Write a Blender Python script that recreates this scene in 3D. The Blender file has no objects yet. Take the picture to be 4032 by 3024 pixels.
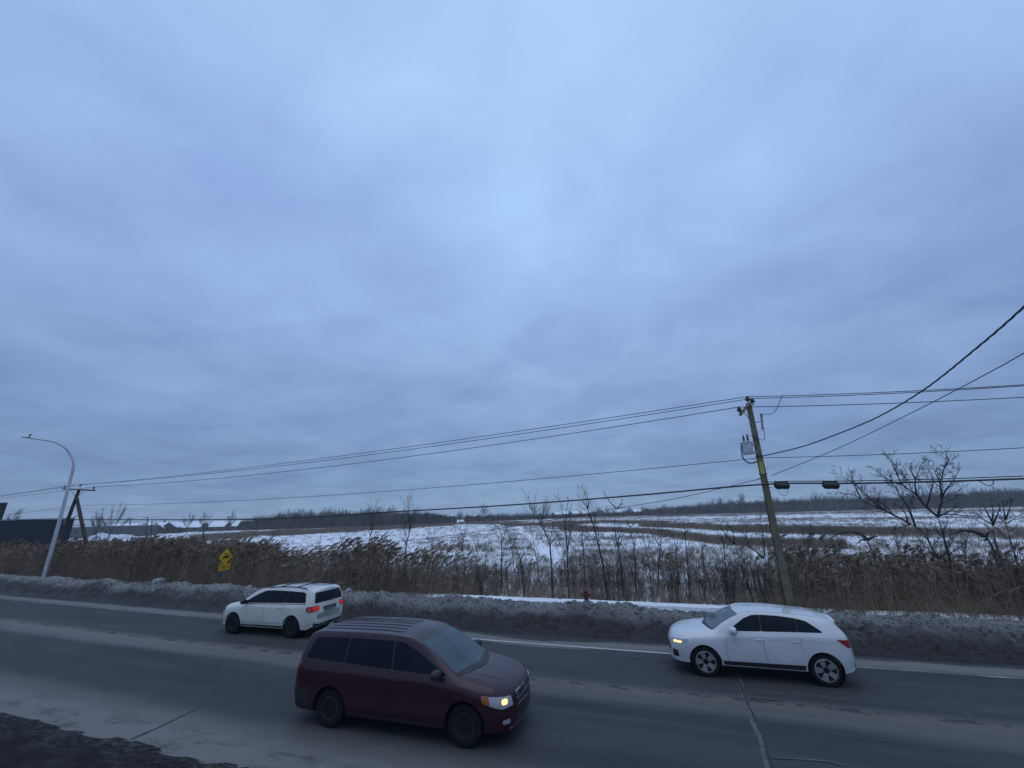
import bpy, bmesh, math, random
import numpy as np
from mathutils import Vector, Matrix
from mathutils.bvhtree import BVHTree

# ------------------------------------------------------------------ scene, camera, light
scene = bpy.context.scene
COL = scene.collection
RNG = np.random.default_rng(7)
random.seed(7)
PI = math.pi

F_PX, PITCH, ROLL, CAM_H = 1600.0, math.radians(18.0), math.radians(-1.5), 4.08
cam_data = bpy.data.cameras.new('camera')
cam = bpy.data.objects.new('camera', cam_data)
COL.objects.link(cam)
CAM_R = Matrix.Rotation(PI/2 + PITCH, 3, 'X') @ Matrix.Rotation(ROLL, 3, 'Z')
cam.matrix_world = Matrix.Translation((0, 0, CAM_H)) @ CAM_R.to_4x4()
cam_data.sensor_width = 36.0
cam_data.lens = 36.0*F_PX/4032.0
cam_data.clip_start, cam_data.clip_end = 0.1, 9000.0
scene.camera = cam
scene.view_settings.view_transform = 'Standard'
scene.view_settings.look = 'None'
scene.view_settings.exposure = 0.0
scene.view_settings.gamma = 1.0
scene.cycles.max_bounces = 6
scene.cycles.use_denoising = True

SUN_EL, SUN_AZ = math.radians(78), math.radians(200)     # hidden by the cloud, almost overhead

def build_world():
    w = bpy.data.worlds.new('World'); scene.world = w; w.use_nodes = True
    nt = w.node_tree; nt.nodes.clear(); N = nt.nodes.new; L = nt.links.new
    out = N('ShaderNodeOutputWorld'); bg = N('ShaderNodeBackground'); L(bg.outputs[0], out.inputs[0])
    sky = N('ShaderNodeTexSky'); sky.sky_type = 'NISHITA'; sky.sun_disc = False
    sky.sun_elevation = SUN_EL; sky.sun_rotation = SUN_AZ
    tc = N('ShaderNodeTexCoord'); sep = N('ShaderNodeSeparateXYZ')
    nrm = N('ShaderNodeVectorMath'); nrm.operation = 'NORMALIZE'
    L(tc.outputs['Generated'], nrm.inputs[0]); L(nrm.outputs[0], sep.inputs[0])
    def math_(op, a, b=None, c=None):
        n = N('ShaderNodeMath'); n.operation = op
        for i, v in enumerate((a, b, c)):
            if v is None: continue
            if isinstance(v, (int, float)): n.inputs[i].default_value = v
            else: L(v, n.inputs[i])
        return n.outputs[0]
    z = math_('MAXIMUM', sep.outputs[2], 0.0)
    zz = math_('ADD', z, 0.13)
    px = math_('DIVIDE', sep.outputs[0], zz); py = math_('DIVIDE', sep.outputs[1], zz)
    cmb = N('ShaderNodeCombineXYZ'); L(px, cmb.inputs[0]); L(py, cmb.inputs[1])
    def noise(scale, detail, rough, off, dist=0.0, vec=None, stretch=(1, 1, 1)):
        mp = N('ShaderNodeMapping'); mp.inputs['Location'].default_value = off; mp.inputs['Scale'].default_value = stretch
        L(vec or cmb.outputs[0], mp.inputs[0])
        n = N('ShaderNodeTexNoise'); n.inputs['Scale'].default_value = scale; n.inputs['Detail'].default_value = detail
        n.inputs['Roughness'].default_value = rough; n.inputs['Distortion'].default_value = dist
        L(mp.outputs[0], n.inputs['Vector']); return n.outputs[0]
    n1 = noise(0.9, 4, 0.5, (3.1, 1.7, 0), 0.3)
    n2 = noise(2.4, 5, 0.52, (7.3, -2.2, 4), 0.25)
    ramp = N('ShaderNodeValToRGB'); cr = ramp.color_ramp; cr.interpolation = 'B_SPLINE'
    stops = [(0.0, (.27, .405, .63)), (0.035, (.25, .38, .61)), (0.09, (.206, .316, .55)), (0.20, (.250, .378, .665)),
             (0.36, (.305, .462, .81)), (0.56, (.370, .56, .95)), (0.8, (.42, .63, 1.06)), (1.0, (.43, .64, 1.05))]
    cr.elements[0].position = stops[0][0]; cr.elements[0].color = (*stops[0][1], 1)
    cr.elements[1].position = stops[-1][0]; cr.elements[1].color = (*stops[-1][1], 1)
    for p, c in stops[1:-1]:
        e = cr.elements.new(p); e.color = (*c, 1)
    L(z, ramp.inputs[0])
    # clouds: lighter and darker, a touch more violet where they are thick
    v = math_('ADD', math_('MULTIPLY', math_('SUBTRACT', n1, 0.5), 0.85), math_('MULTIPLY', math_('SUBTRACT', n2, 0.5), 1.5))
    # the cover is a little thinner (brighter) to the middle than to the sides
    side = math_('MULTIPLY', math_('ABSOLUTE', math_('SUBTRACT', sep.outputs[0], 0.05)), -0.50)
    v2 = math_('ADD', v, math_('ADD', side, 0.13))
    mr = N('ShaderNodeMapRange'); L(v2, mr.inputs[0])
    mr.inputs[1].default_value = -0.55; mr.inputs[2].default_value = 0.55
    ctint = N('ShaderNodeValToRGB'); ct = ctint.color_ramp
    ct.elements[0].position = 0.0; ct.elements[0].color = (.755, .76, .805, 1)
    ct.elements[1].position = 1.0; ct.elements[1].color = (1.16, 1.175, 1.09, 1)
    L(mr.outputs[0], ctint.inputs[0])
    mul = N('ShaderNodeMix'); mul.data_type = 'RGBA'; mul.blend_type = 'MULTIPLY'; mul.inputs[0].default_value = 1.0
    L(ramp.outputs[0], mul.inputs[6]); L(ctint.outputs[0], mul.inputs[7])
    # the clear-sky model shows faintly through the cover
    sc = N('ShaderNodeMix'); sc.data_type = 'RGBA'; sc.blend_type = 'MULTIPLY'; sc.inputs[0].default_value = 1.0
    L(sky.outputs[0], sc.inputs[6]); sc.inputs[7].default_value = (.06, .06, .06, 1)
    mx = N('ShaderNodeMix'); mx.data_type = 'RGBA'; mx.inputs[0].default_value = 0.08
    L(mul.outputs[2], mx.inputs[6]); L(sc.outputs[2], mx.inputs[7])
    L(mx.outputs[2], bg.inputs[0]); bg.inputs[1].default_value = 1.0
build_world()

sun_data = bpy.data.lights.new('sun', 'SUN'); sun_data.energy = 0.5; sun_data.angle = math.radians(60); sun_data.color = (1.0, .98, .95)
sun = bpy.data.objects.new('sun', sun_data); COL.objects.link(sun)
sun.rotation_euler = (PI/2 - SUN_EL, 0, -SUN_AZ + PI)
sun.location = (0, 0, 60)

# ------------------------------------------------------------------ frames and helpers
A0 = math.radians(18.5)
E_ = np.array([math.cos(A0), -math.sin(A0)]); N_ = np.array([math.sin(A0), math.cos(A0)])
KC = 0.0008
def curve(s):
    s = np.asarray(s, float); a = np.abs(s)
    return np.where(a < 70, KC*s*s, KC*70*70 + 2*KC*70*(a-70))
def P2(s, t):
    s = np.asarray(s, float); t = np.asarray(t, float) + curve(s)
    return np.stack([E_[0]*s + N_[0]*t, E_[1]*s + N_[1]*t], -1)
def P3(s, t, z=0.0):
    p = P2(s, t); return Vector((float(p[0]), float(p[1]), float(z)))
def to_st(x, y):
    s = E_[0]*x + E_[1]*y; t = N_[0]*x + N_[1]*y
    return s, t - curve(s)
def ray(u, v):
    return CAM_R @ Vector(((u-2016)/F_PX, -(v-1512)/F_PX, -1.0))
def at(u, v, t):
    """photo pixel -> point on the upright sheet that runs along the road at offset t"""
    d = ray(u, v); dn = d.x*N_[0] + d.y*N_[1]; de = d.x*E_[0] + d.y*E_[1]
    tt = t
    for _ in range(25):
        l = tt/dn; tt = t + float(curve(l*de))
    l = tt/dn
    return Vector((d.x*l, d.y*l, CAM_H + d.z*l))
def at_depth(u, v, y):
    d = ray(u, v); l = y/d.y
    return Vector((d.x*l, d.y*l, CAM_H + d.z*l))

def hash2(i, j, seed):
    h = (i.astype(np.int64)*374761393 + j.astype(np.int64)*668265263 + seed*1274126177) & 0xffffffff
    h = ((h ^ (h >> 13))*1274126177) & 0xffffffff
    h = h ^ (h >> 16)
    return (h & 0xffff)/65535.0
def vnoise(x, y, seed=0):
    x = np.asarray(x, float); y = np.asarray(y, float)
    i = np.floor(x); j = np.floor(y); fx = x-i; fy = y-j
    fx = fx*fx*(3-2*fx); fy = fy*fy*(3-2*fy); i = i.astype(np.int64); j = j.astype(np.int64)
    a = hash2(i, j, seed); b = hash2(i+1, j, seed); c = hash2(i, j+1, seed); d = hash2(i+1, j+1, seed)
    return (a*(1-fx)+b*fx)*(1-fy) + (c*(1-fx)+d*fx)*fy
def fbm(x, y, seed=0, octv=4, gain=0.5):
    r = 0; a = 1; tot = 0
    for o in range(octv):
        r = r + a*vnoise(np.asarray(x)*2**o, np.asarray(y)*2**o, seed+o*17); tot += a; a *= gain
    return r/tot
def sstep(a, b, x):
    q = np.clip((np.asarray(x, float)-a)/(b-a), 0, 1); return q*q*(3-2*q)

# ------------------------------------------------------------------ materials
def mat(name, color, rough=0.6, metal=0.0, spec=0.5, coat=0.0, noise=None, bump=None, emit=None, coords='Object', rough_var=0.0):
    """noise: (scale, colour2, lo, hi[, detail]); bump: (scale, strength, distance)"""
    m = bpy.data.materials.new(name); m.use_nodes = True
    nt = m.node_tree; b = nt.nodes['Principled BSDF']; N = nt.nodes.new; L = nt.links.new
    b.inputs['Base Color'].default_value = (*color, 1); b.inputs['Roughness'].default_value = rough
    b.inputs['Metallic'].default_value = metal; b.inputs['Specular IOR Level'].default_value = spec
    b.inputs['Coat Weight'].default_value = coat; b.inputs['Coat Roughness'].default_value = 0.06
    tc = N('ShaderNodeTexCoord')
    if noise:
        n = N('ShaderNodeTexNoise'); n.inputs['Scale'].default_value = noise[0]
        n.inputs['Detail'].default_value = noise[4] if len(noise) > 4 else 6; n.inputs['Roughness'].default_value = 0.6
        L(tc.outputs[coords], n.inputs['Vector'])
        r = N('ShaderNodeValToRGB'); r.color_ramp.elements[0].position = noise[2]; r.color_ramp.elements[1].position = noise[3]
        r.color_ramp.elements[0].color = (*color, 1); r.color_ramp.elements[1].color = (*noise[1], 1)
        L(n.outputs[0], r.inputs[0]); L(r.outputs[0], b.inputs['Base Color'])
        if rough_var:
            mr = N('ShaderNodeMapRange'); L(n.outputs[0], mr.inputs[0]); mr.inputs[1].default_value = 0.3; mr.inputs[2].default_value = 0.7
            mr.inputs[3].default_value = rough-rough_var; mr.inputs[4].default_value = rough+rough_var; L(mr.outputs[0], b.inputs['Roughness'])
    if bump:
        n = N('ShaderNodeTexNoise'); n.inputs['Scale'].default_value = bump[0]; n.inputs['Detail'].default_value = 8
        L(tc.outputs[coords], n.inputs['Vector'])
        bp = N('ShaderNodeBump'); bp.inputs['Strength'].default_value = bump[1]; bp.inputs['Distance'].default_value = bump[2]
        L(n.outputs[0], bp.inputs['Height']); L(bp.outputs[0], b.inputs['Normal'])
    if emit:
        b.inputs['Emission Color'].default_value = (*emit[0], 1); b.inputs['Emission Strength'].default_value = emit[1]
    return m

# ------------------------------------------------------------------ object helpers
def tag(o, label=None, cat=None, group=None, kind=None):
    if label: o['label'] = label
    if cat: o['category'] = cat
    if group: o['group'] = group
    if kind: o['kind'] = kind
    return o
def thing(name, label, cat, loc=(0, 0, 0), rz=0.0, group=None):
    o = bpy.data.objects.new(name, None); COL.objects.link(o); o.empty_display_size = 0.2
    o.location = loc; o.rotation_euler = (0, 0, rz)
    return tag(o, label, cat, group)
def link_mesh(name, me, m, parent=None, smooth=True, angle=35):
    o = bpy.data.objects.new(name, me); COL.objects.link(o)
    if m is not None and not len(me.materials): me.materials.append(m)
    if parent is not None: o.parent = parent
    if smooth:
        me.polygons.foreach_set('use_smooth', np.ones(len(me.polygons), bool))
        if angle < 180: me.set_sharp_from_angle(angle=math.radians(angle))
    return o
def np_mesh(name, verts, faces, uv=None):
    """verts (n,3), faces (m,3) or (m,4) arrays; uv per vertex"""
    verts = np.asarray(verts, np.float32); faces = np.asarray(faces, np.int32)
    me = bpy.data.meshes.new(name); k = faces.shape[1]
    me.vertices.add(len(verts)); me.vertices.foreach_set('co', verts.ravel())
    me.loops.add(faces.size); me.loops.foreach_set('vertex_index', faces.ravel())
    me.polygons.add(len(faces)); me.polygons.foreach_set('loop_start', np.arange(0, faces.size, k, dtype=np.int32))
    me.update(calc_edges=True)
    if uv is not None:
        l = me.uv_layers.new(name='UVMap'); l.data.foreach_set('uv', np.asarray(uv, np.float32)[faces.ravel()].ravel())
    me.validate(); return me
def grid_faces(nu, nv):
    i = np.arange(nu-1)[:, None]*nv + np.arange(nv-1)[None, :]
    i = i.ravel(); return np.stack([i, i+nv, i+nv+1, i+1], 1)
def bm_obj(name, bm, m, parent=None, smooth=True, angle=35, bevel=0.0):
    if bevel:
        bmesh.ops.bevel(bm, geom=[e for e in bm.edges], offset=bevel, segments=2, affect='EDGES', profile=0.6)
    bmesh.ops.recalc_face_normals(bm, faces=bm.faces)
    me = bpy.data.meshes.new(name); bm.to_mesh(me); bm.free()
    return link_mesh(name, me, m, parent, smooth, angle)
def add_box(bm, c, size, rot=None):
    r = bmesh.ops.create_cube(bm, size=1.0)
    M = Matrix.Translation(c) @ (rot.to_4x4() if rot is not None else Matrix.Identity(4)) @ Matrix.Diagonal((*size, 1))
    bmesh.ops.transform(bm, matrix=M, verts=r['verts']); return r['verts']
def add_tube(bm, pts, radii, seg=10, cap=True):
    pts = [Vector(p) for p in pts]
    if isinstance(radii, (int, float)): radii = [radii]*len(pts)
    rings = []; up = Vector((0.13, 0.29, 0.95)).normalized()
    prev = None
    for i, p in enumerate(pts):
        d = (pts[min(i+1, len(pts)-1)] - pts[max(i-1, 0)]).normalized()
        a = (prev if prev is not None else up); a = (a - d*a.dot(d))
        if a.length < 1e-4: a = d.orthogonal()
        a.normalize(); prev = a; b = d.cross(a)
        rings.append([bm.verts.new(p + (a*math.cos(2*PI*k/seg) + b*math.sin(2*PI*k/seg))*radii[i]) for k in range(seg)])
    for r0, r1 in zip(rings, rings[1:]):
        for k in range(seg):
            bm.faces.new((r0[k], r0[(k+1) % seg], r1[(k+1) % seg], r1[k]))
    if cap:
        bm.faces.new(rings[0][::-1]); bm.faces.new(rings[-1])
def add_lathe(bm, prof, seg=24, M=Matrix.Identity(4)):
    """prof: (radius, height) turned about local Z"""
    rings = []
    for r, h in prof:
        rings.append([bm.verts.new(M @ Vector((r*math.cos(2*PI*k/seg), r*math.sin(2*PI*k/seg), h))) for k in range(seg)])
    for r0, r1 in zip(rings, rings[1:]):
        for k in range(seg):
            bm.faces.new((r0[k], r0[(k+1) % seg], r1[(k+1) % seg], r1[k]))
    bm.faces.new(rings[0][::-1]); bm.faces.new(rings[-1])
def tube_obj(name, pts, rad, m, parent=None, seg=8):
    bm = bmesh.new(); add_tube(bm, pts, rad, seg); return bm_obj(name, bm, m, parent)
def smooth_path(pts, n=8):
    pts = [Vector(p) for p in pts]; out = []
    for i in range(len(pts)-1):
        p0 = pts[max(i-1, 0)]; p1 = pts[i]; p2 = pts[i+1]; p3 = pts[min(i+2, len(pts)-1)]
        for k in range(n):
            u = k/n
            out.append(0.5*((2*p1) + (p2-p0)*u + (2*p0-5*p1+4*p2-p3)*u*u + (3*p1-p0-3*p2+p3)*u**3))
    out.append(pts[-1]); return out
def text_mesh(body, size, name='t'):
    cu = bpy.data.curves.new(name, 'FONT'); cu.body = body; cu.size = size; cu.align_x = 'CENTER'; cu.align_y = 'CENTER'; cu.extrude = 0.002
    o = bpy.data.objects.new(name, cu); COL.objects.link(o)
    me = bpy.data.meshes.new_from_object(o.evaluated_get(bpy.context.evaluated_depsgraph_get()))
    bpy.data.objects.remove(o); bpy.data.curves.remove(cu); return me
# ------------------------------------------------------------------ terrain, road, snowbank
class G:
    """small helper to write shader maths"""
    def __init__(self, m): self.nt = m.node_tree; self.N = self.nt.nodes.new; self.L = self.nt.links.new
    def put(self, v, sock):
        if isinstance(v, (int, float)): sock.default_value = v
        elif isinstance(v, tuple): sock.default_value = v if len(v) == len(sock.default_value) else (*v, 1)
        else: self.L(v, sock)
    def m(self, op, a, b=None, clamp=False):
        n = self.N('ShaderNodeMath'); n.operation = op; n.use_clamp = clamp; self.put(a, n.inputs[0])
        if b is not None: self.put(b, n.inputs[1])
        return n.outputs[0]
    def step(self, a, b, x):
        n = self.N('ShaderNodeMapRange'); n.interpolation_type = 'SMOOTHSTEP'; self.put(x, n.inputs[0])
        if a <= b:
            n.inputs[1].default_value = a; n.inputs[2].default_value = b
        else:
            n.inputs[1].default_value = b; n.inputs[2].default_value = a; n.inputs[3].default_value = 1; n.inputs[4].default_value = 0
        return n.outputs[0]
    def noise(self, vec, scale, detail=5, rough=0.6, stretch=(1, 1, 1), off=(0, 0, 0)):
        mp = self.N('ShaderNodeMapping'); mp.inputs['Scale'].default_value = stretch; mp.inputs['Location'].default_value = off
        self.L(vec, mp.inputs[0]); n = self.N('ShaderNodeTexNoise'); n.inputs['Scale'].default_value = scale
        n.inputs['Detail'].default_value = detail; n.inputs['Roughness'].default_value = rough
        self.L(mp.outputs[0], n.inputs['Vector']); return n.outputs[0]
    def mix(self, f, a, b):
        n = self.N('ShaderNodeMix'); n.data_type = 'RGBA'; self.put(f, n.inputs[0]); self.put(a, n.inputs[6]); self.put(b, n.inputs[7])
        return n.outputs[2]
    def band(self, x, a0, a1, b1, b0):
        return self.m('MULTIPLY', self.step(a0, a1, x), self.step(b0, b1, x))

def new_mat(name):
    m = bpy.data.materials.new(name); m.use_nodes = True
    return m, G(m), m.node_tree.nodes['Principled BSDF']

def terrain_z(s, t):
    s = np.asarray(s, float); t = np.asarray(t, float)
    z = -0.30 + 0.68*sstep(16.3, 18.2, t)                       # under the road, up to the verge
    z = z - 0.5*sstep(20.4, 22.6, t)*(1-0.0*t) + 0.12*sstep(24.5, 29, t)   # ditch, then the field
    p = P2(s, np.minimum(t, 4000.0)); y = p[..., 1]; x = p[..., 0]
    z = z + sstep(70, 330, t)*1.5*sstep(-0.25, 0.25, x/np.maximum(y, 1))
    z = z + 0.10*(fbm(s*0.11, t*0.11, 5, 3)-0.5)*sstep(18, 26, t) + 0.05*(fbm(s*0.7, t*0.7, 9, 3)-0.5)*sstep(18, 19, t)
    return z
def ground_at(x, y):
    s, t = to_st(x, y); return float(terrain_z(s, t))

def axis(segs):
    out = [segs[0][0]]
    for a, b, d in segs:
        n = max(1, int(round((b-a)/d))); out += list(np.linspace(a, b, n+1)[1:])
    return np.array(out)
def make_terrain():
    S = axis([(-2600, -600, 200), (-600, -120, 20), (-120, -60, 2), (-60, 25, 0.4), (25, 80, 2), (80, 600, 20), (600, 2600, 200)])
    T = axis([(-60, 12, 8), (12, 32, 0.4), (32, 90, 2), (90, 600, 15), (600, 4000, 200)])
    ss, tt = np.meshgrid(S, T, indexing='ij')
    p = P2(ss, tt); z = terrain_z(ss, tt)
    v = np.stack([p[..., 0], p[..., 1], z], -1).reshape(-1, 3)
    m, g, b = new_mat('field_snow')
    tc = g.N('ShaderNodeTexCoord').outputs['Object']
    a = g.noise(tc, 0.12, 6, 0.6); c = g.noise(tc, 1.6, 6, 0.65, off=(4, 9, 0)); d = g.noise(tc, 6.0, 4, 0.6, off=(1, 2, 0))
    thatch = g.m('MULTIPLY', g.step(0.50, 0.66, a), g.step(0.42, 0.62, c))
    snow = g.mix(g.step(0.35, 0.65, d), (.74, .76, .80), (.86, .87, .90))
    g.L(g.mix(g.m('MULTIPLY', thatch, 0.75), snow, (.20, .16, .115)), b.inputs['Base Color'])
    b.inputs['Roughness'].default_value = 0.75; b.inputs['Specular IOR Level'].default_value = 0.25
    bp = g.N('ShaderNodeBump'); bp.inputs['Strength'].default_value = 0.5; bp.inputs['Distance'].default_value = 0.12
    g.L(c, bp.inputs['Height']); g.L(bp.outputs[0], b.inputs['Normal'])
    o = link_mesh('snowy_field', np_mesh('snowy_field', v, grid_faces(len(S), len(T))), m, None, True, 180)
    tag(o, kind='structure')

def make_road():
    S = axis([(-420, -120, 6), (-120, -60, 1.5), (-60, 30, 0.5), (30, 120, 3)]); T = axis([(5.2, 17.0, 0.4)])
    ss, tt = np.meshgrid(S, T, indexing='ij'); p = P2(ss, tt)
    crown = 0.05 - 0.0022*(tt-11.8)**2
    v = np.stack([p[..., 0], p[..., 1], crown*0 + 0.0], -1).reshape(-1, 3)
    m, g, b = new_mat('asphalt')
    uv = g.N('ShaderNodeUVMap').outputs[0]
    sep = g.N('ShaderNodeSeparateXYZ'); g.L(uv, sep.inputs[0]); S_, T_ = sep.outputs[0], sep.outputs[1]
    nbig = g.noise(uv, 0.5, 5, 0.6, (0.25, 1, 1)); nmid = g.noise(uv, 2.2, 6, 0.62, (0.3, 1, 1), (3, 1, 0))
    nfine = g.noise(uv, 60, 3, 0.7); nst = g.noise(uv, 1.3, 5, 0.6, (0.07, 1.6, 1), (9, 2, 0)); nb = g.noise(uv, 7, 6, 0.72, (0.5, 1, 1), (2, 5, 0)); ng = g.noise(uv, 22, 4, 0.75, (0.8, 1, 1), (1, 7, 0))
    base = g.mix(g.step(0.3, 0.7, nbig), (.029, .031, .032), (.054, .056, .057))
    base = g.mix(g.m('MULTIPLY', g.step(0.42, 0.70, nst), 0.55), base, (.072, .073, .073))
    base = g.mix(g.m('MULTIPLY', g.step(0.35, 0.75, nfine), 0.30), base, (.075, .075, .075))
    base = g.mix(g.m('MULTIPLY', g.step(0.52, 0.68, ng), 0.55), base, (.068, .069, .070))
    base = g.mix(g.m('MULTIPLY', g.step(0.46, 0.36, ng), 0.45), base, (.028, .029, .030))
    tn = g.m('ADD', T_, g.m('MULTIPLY', g.m('SUBTRACT', nmid, 0.5), 0.55))       # t pushed about by noise
    tb = g.m('ADD', T_, g.m('MULTIPLY', g.m('SUBTRACT', nbig, 0.5), 0.9))
    # salt and dust lying along the edges and the middle of the road
    d_near = g.m('MULTIPLY', g.step(8.7, 7.1, tn), 0.95)
    leftw = g.step(-4, -22, S_)
    d_mid = g.m('MULTIPLY', g.band(tb, 10.75, 11.35, 11.9, 12.45), g.m('ADD', 0.42, g.m('MULTIPLY', leftw, 0.30)))
    bay = g.m('MULTIPLY', g.band(S_, -7.4, -5.2, -4.2, -1.2), 0.36)
    te = g.m('ADD', tn, bay)
    d_far = g.m('MULTIPLY', g.band(te, 14.9, 15.25, 15.62, 15.85), 0.9)
    dust = g.m('MAXIMUM', d_near, g.m('MAXIMUM', d_mid, d_far))
    dust = g.m('MULTIPLY', dust, g.m('ADD', 0.30, g.m('ADD', g.m('MULTIPLY', nb, 0.75), g.m('MULTIPLY', ng, 0.65))), True)
    blot = g.m('MULTIPLY', g.step(0.60, 0.68, nmid), g.band(tn, 9.0, 10.2, 15.0, 16.0))
    blot = g.m('MULTIPLY', blot, g.m('MULTIPLY', g.step(0.5, 5.0, S_), 0.5))
    dust = g.m('MAXIMUM', dust, g.m('MULTIPLY', blot, g.step(0.45, 0.6, nb)))
    col = g.mix(dust, base, (.168, .162, .154))
    damp = g.m('MULTIPLY', g.step(7.9, 7.3, tb), g.m('MULTIPLY', g.step(0.47, 0.60, nmid), g.step(0.40, 0.58, nb)))
    col = g.mix(g.m('MULTIPLY', damp, 0.75), col, (.070, .065, .061))
    # worn yellow in the middle, dark holes where it has flaked off
    yl = g.band(g.m('ADD', T_, g.m('MULTIPLY', g.m('SUBTRACT', nb, 0.5), 0.35)), 11.55, 11.75, 12.0, 12.2)
    yl = g.m('MULTIPLY', yl, g.m('MULTIPLY', g.step(0.36, 0.62, nb), 0.24))
    col = g.mix(yl, col, (.25, .165, .085))
    nh = g.noise(uv, 1.35, 3, 0.5, (0.8, 0.0, 1), (31, 0, 0)); nh2 = g.noise(uv, 5, 4, 0.65, (0.7, 1.2, 1), (7, 0, 0))
    th = g.m('ADD', T_, g.m('MULTIPLY', g.m('SUBTRACT', nh2, 0.5), 0.42))
    hole = g.m('MULTIPLY', g.band(th, 11.93, 11.97, 12.09, 12.14), g.step(0.49, 0.52, g.m('ADD', g.m('MULTIPLY', nh, .6), g.m('MULTIPLY', nh2, .4))))
    col = g.mix(g.m('MULTIPLY', hole, 0.9), col, (.045, .046, .048))
    wet = g.step(15.72, 15.92, te)
    col = g.mix(wet, col, g.mix(nb, (.030, .030, .031), (.065, .062, .058)))
    g.L(col, b.inputs['Base Color'])
    g.L(g.m('SUBTRACT', 0.72, g.m('MULTIPLY', wet, 0.25)), b.inputs['Roughness'])
    b.inputs['Specular IOR Level'].default_value = 0.18
    bp = g.N('ShaderNodeBump'); bp.inputs['Strength'].default_value = 0.35; bp.inputs['Distance'].default_value = 0.02
    g.L(nfine, bp.inputs['Height']); g.L(bp.outputs[0], b.inputs['Normal'])
    uvs = np.stack([ss, tt], -1).reshape(-1, 2)
    road = link_mesh('road', np_mesh('road', v, grid_faces(len(S), len(T)), uvs), m, None, True, 180)
    tag(road, kind='structure')
    # white edge line, 4 mm above the asphalt
    pm, pg, pb = new_mat('worn_white_paint'); puv = pg.N('ShaderNodeUVMap').outputs[0]
    pn = pg.noise(puv, 2.0, 6, 0.7, (0.35, 3, 1)); sp = pg.N('ShaderNodeSeparateXYZ'); pg.L(puv, sp.inputs[0])
    keep = pg.m('ADD', pn, pg.m('MULTIPLY', pg.band(sp.outputs[0], -13, -8, 1.0, 4.0), 0.20))
    pg.L(pg.mix(pg.step(0.47, 0.70, keep), (.095, .095, .095), (.42, .42, .41)), pb.inputs['Base Color']); pb.inputs['Roughness'].default_value = 0.7
    S2 = axis([(-120, 40, 0.5)]); T2 = np.array([14.93, 15.04]); ss, tt = np.meshgrid(S2, T2, indexing='ij'); p = P2(ss, tt)
    v = np.stack([p[..., 0], p[..., 1], ss*0+0.004], -1).reshape(-1, 3)
    link_mesh('edge_line', np_mesh('edge_line', v, grid_faces(len(S2), 2), np.stack([ss, tt], -1).reshape(-1, 2)), pm, road, True, 180)
    # cracks: a dark seam between pale dusty lips
    dark = mat('crack_tar', (.022, .023, .025), 0.8); pale = mat('crack_dust', (.115, .113, .11), 0.85, noise=(9, (.055, .055, .055), .4, .6))
    def px(u, v):
        d = ray(u, v); l = -CAM_H/d.z; return np.array([d.x*l, d.y*l])
    def strip(name, pts, w, z, m_, seed):
        r = np.random.default_rng(seed); q = []
        for a, b_ in zip(pts, pts[1:]):
            n = max(2, int(np.linalg.norm(b_-a)/0.12))
            for k in range(n): q.append(a+(b_-a)*k/n)
        q.append(pts[-1]); q = np.array(q); d = np.gradient(q, axis=0); d /= np.linalg.norm(d, axis=1)[:, None]
        nn = np.stack([-d[:, 1], d[:, 0]], 1); wob = (vnoise(np.arange(len(q))*0.25, q[:, 0]*0+seed)-0.5)*0.08
        ww = w*(0.45 + .9*vnoise(np.arange(len(q))*.7, q[:, 0]*0+seed+.5)); ww[0] = ww[-1] = 0.004
        a = q+nn*(wob+ww/2)[:, None]; b_ = q+nn*(wob-ww/2)[:, None]
        v = np.zeros((len(q)*2, 3)); v[0::2, :2] = a; v[1::2, :2] = b_; v[:, 2] = z
        i = np.arange(len(q)-1)*2; f = np.stack([i, i+1, i+3, i+2], 1)
        link_mesh(name, np_mesh(name, v, f), m_, road, True, 180)
    cracks = [([(2892, 2650), (2918, 2700), (2930, 2745), (2965, 2830), (3000, 2905), (3022, 2975), (3036, 3040)], .055, .13),
              ([(1180, 2636), (1030, 2690), (900, 2736), (760, 2800), (620, 2866), (505, 2918)], .040, 0.06),
              ([(2936, 2748), (3010, 2757), (3090, 2764)], .05, 0.0),
              ([(2962, 2722), (3060, 2726), (3180, 2731), (3290, 2748), (3370, 2752)], .025, .09),
              ([(3024, 2982), (3150, 2995), (3270, 3004), (3340, 3022)], .022, .06)]
    for k, (pp, w, lip) in enumerate(cracks):
        pts = [px(*q) for q in pp]
        if lip: strip('crack_lip', pts, lip, .004, pale, 20+k)
        strip('crack', pts, w, .008, dark, 40+k)

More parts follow.
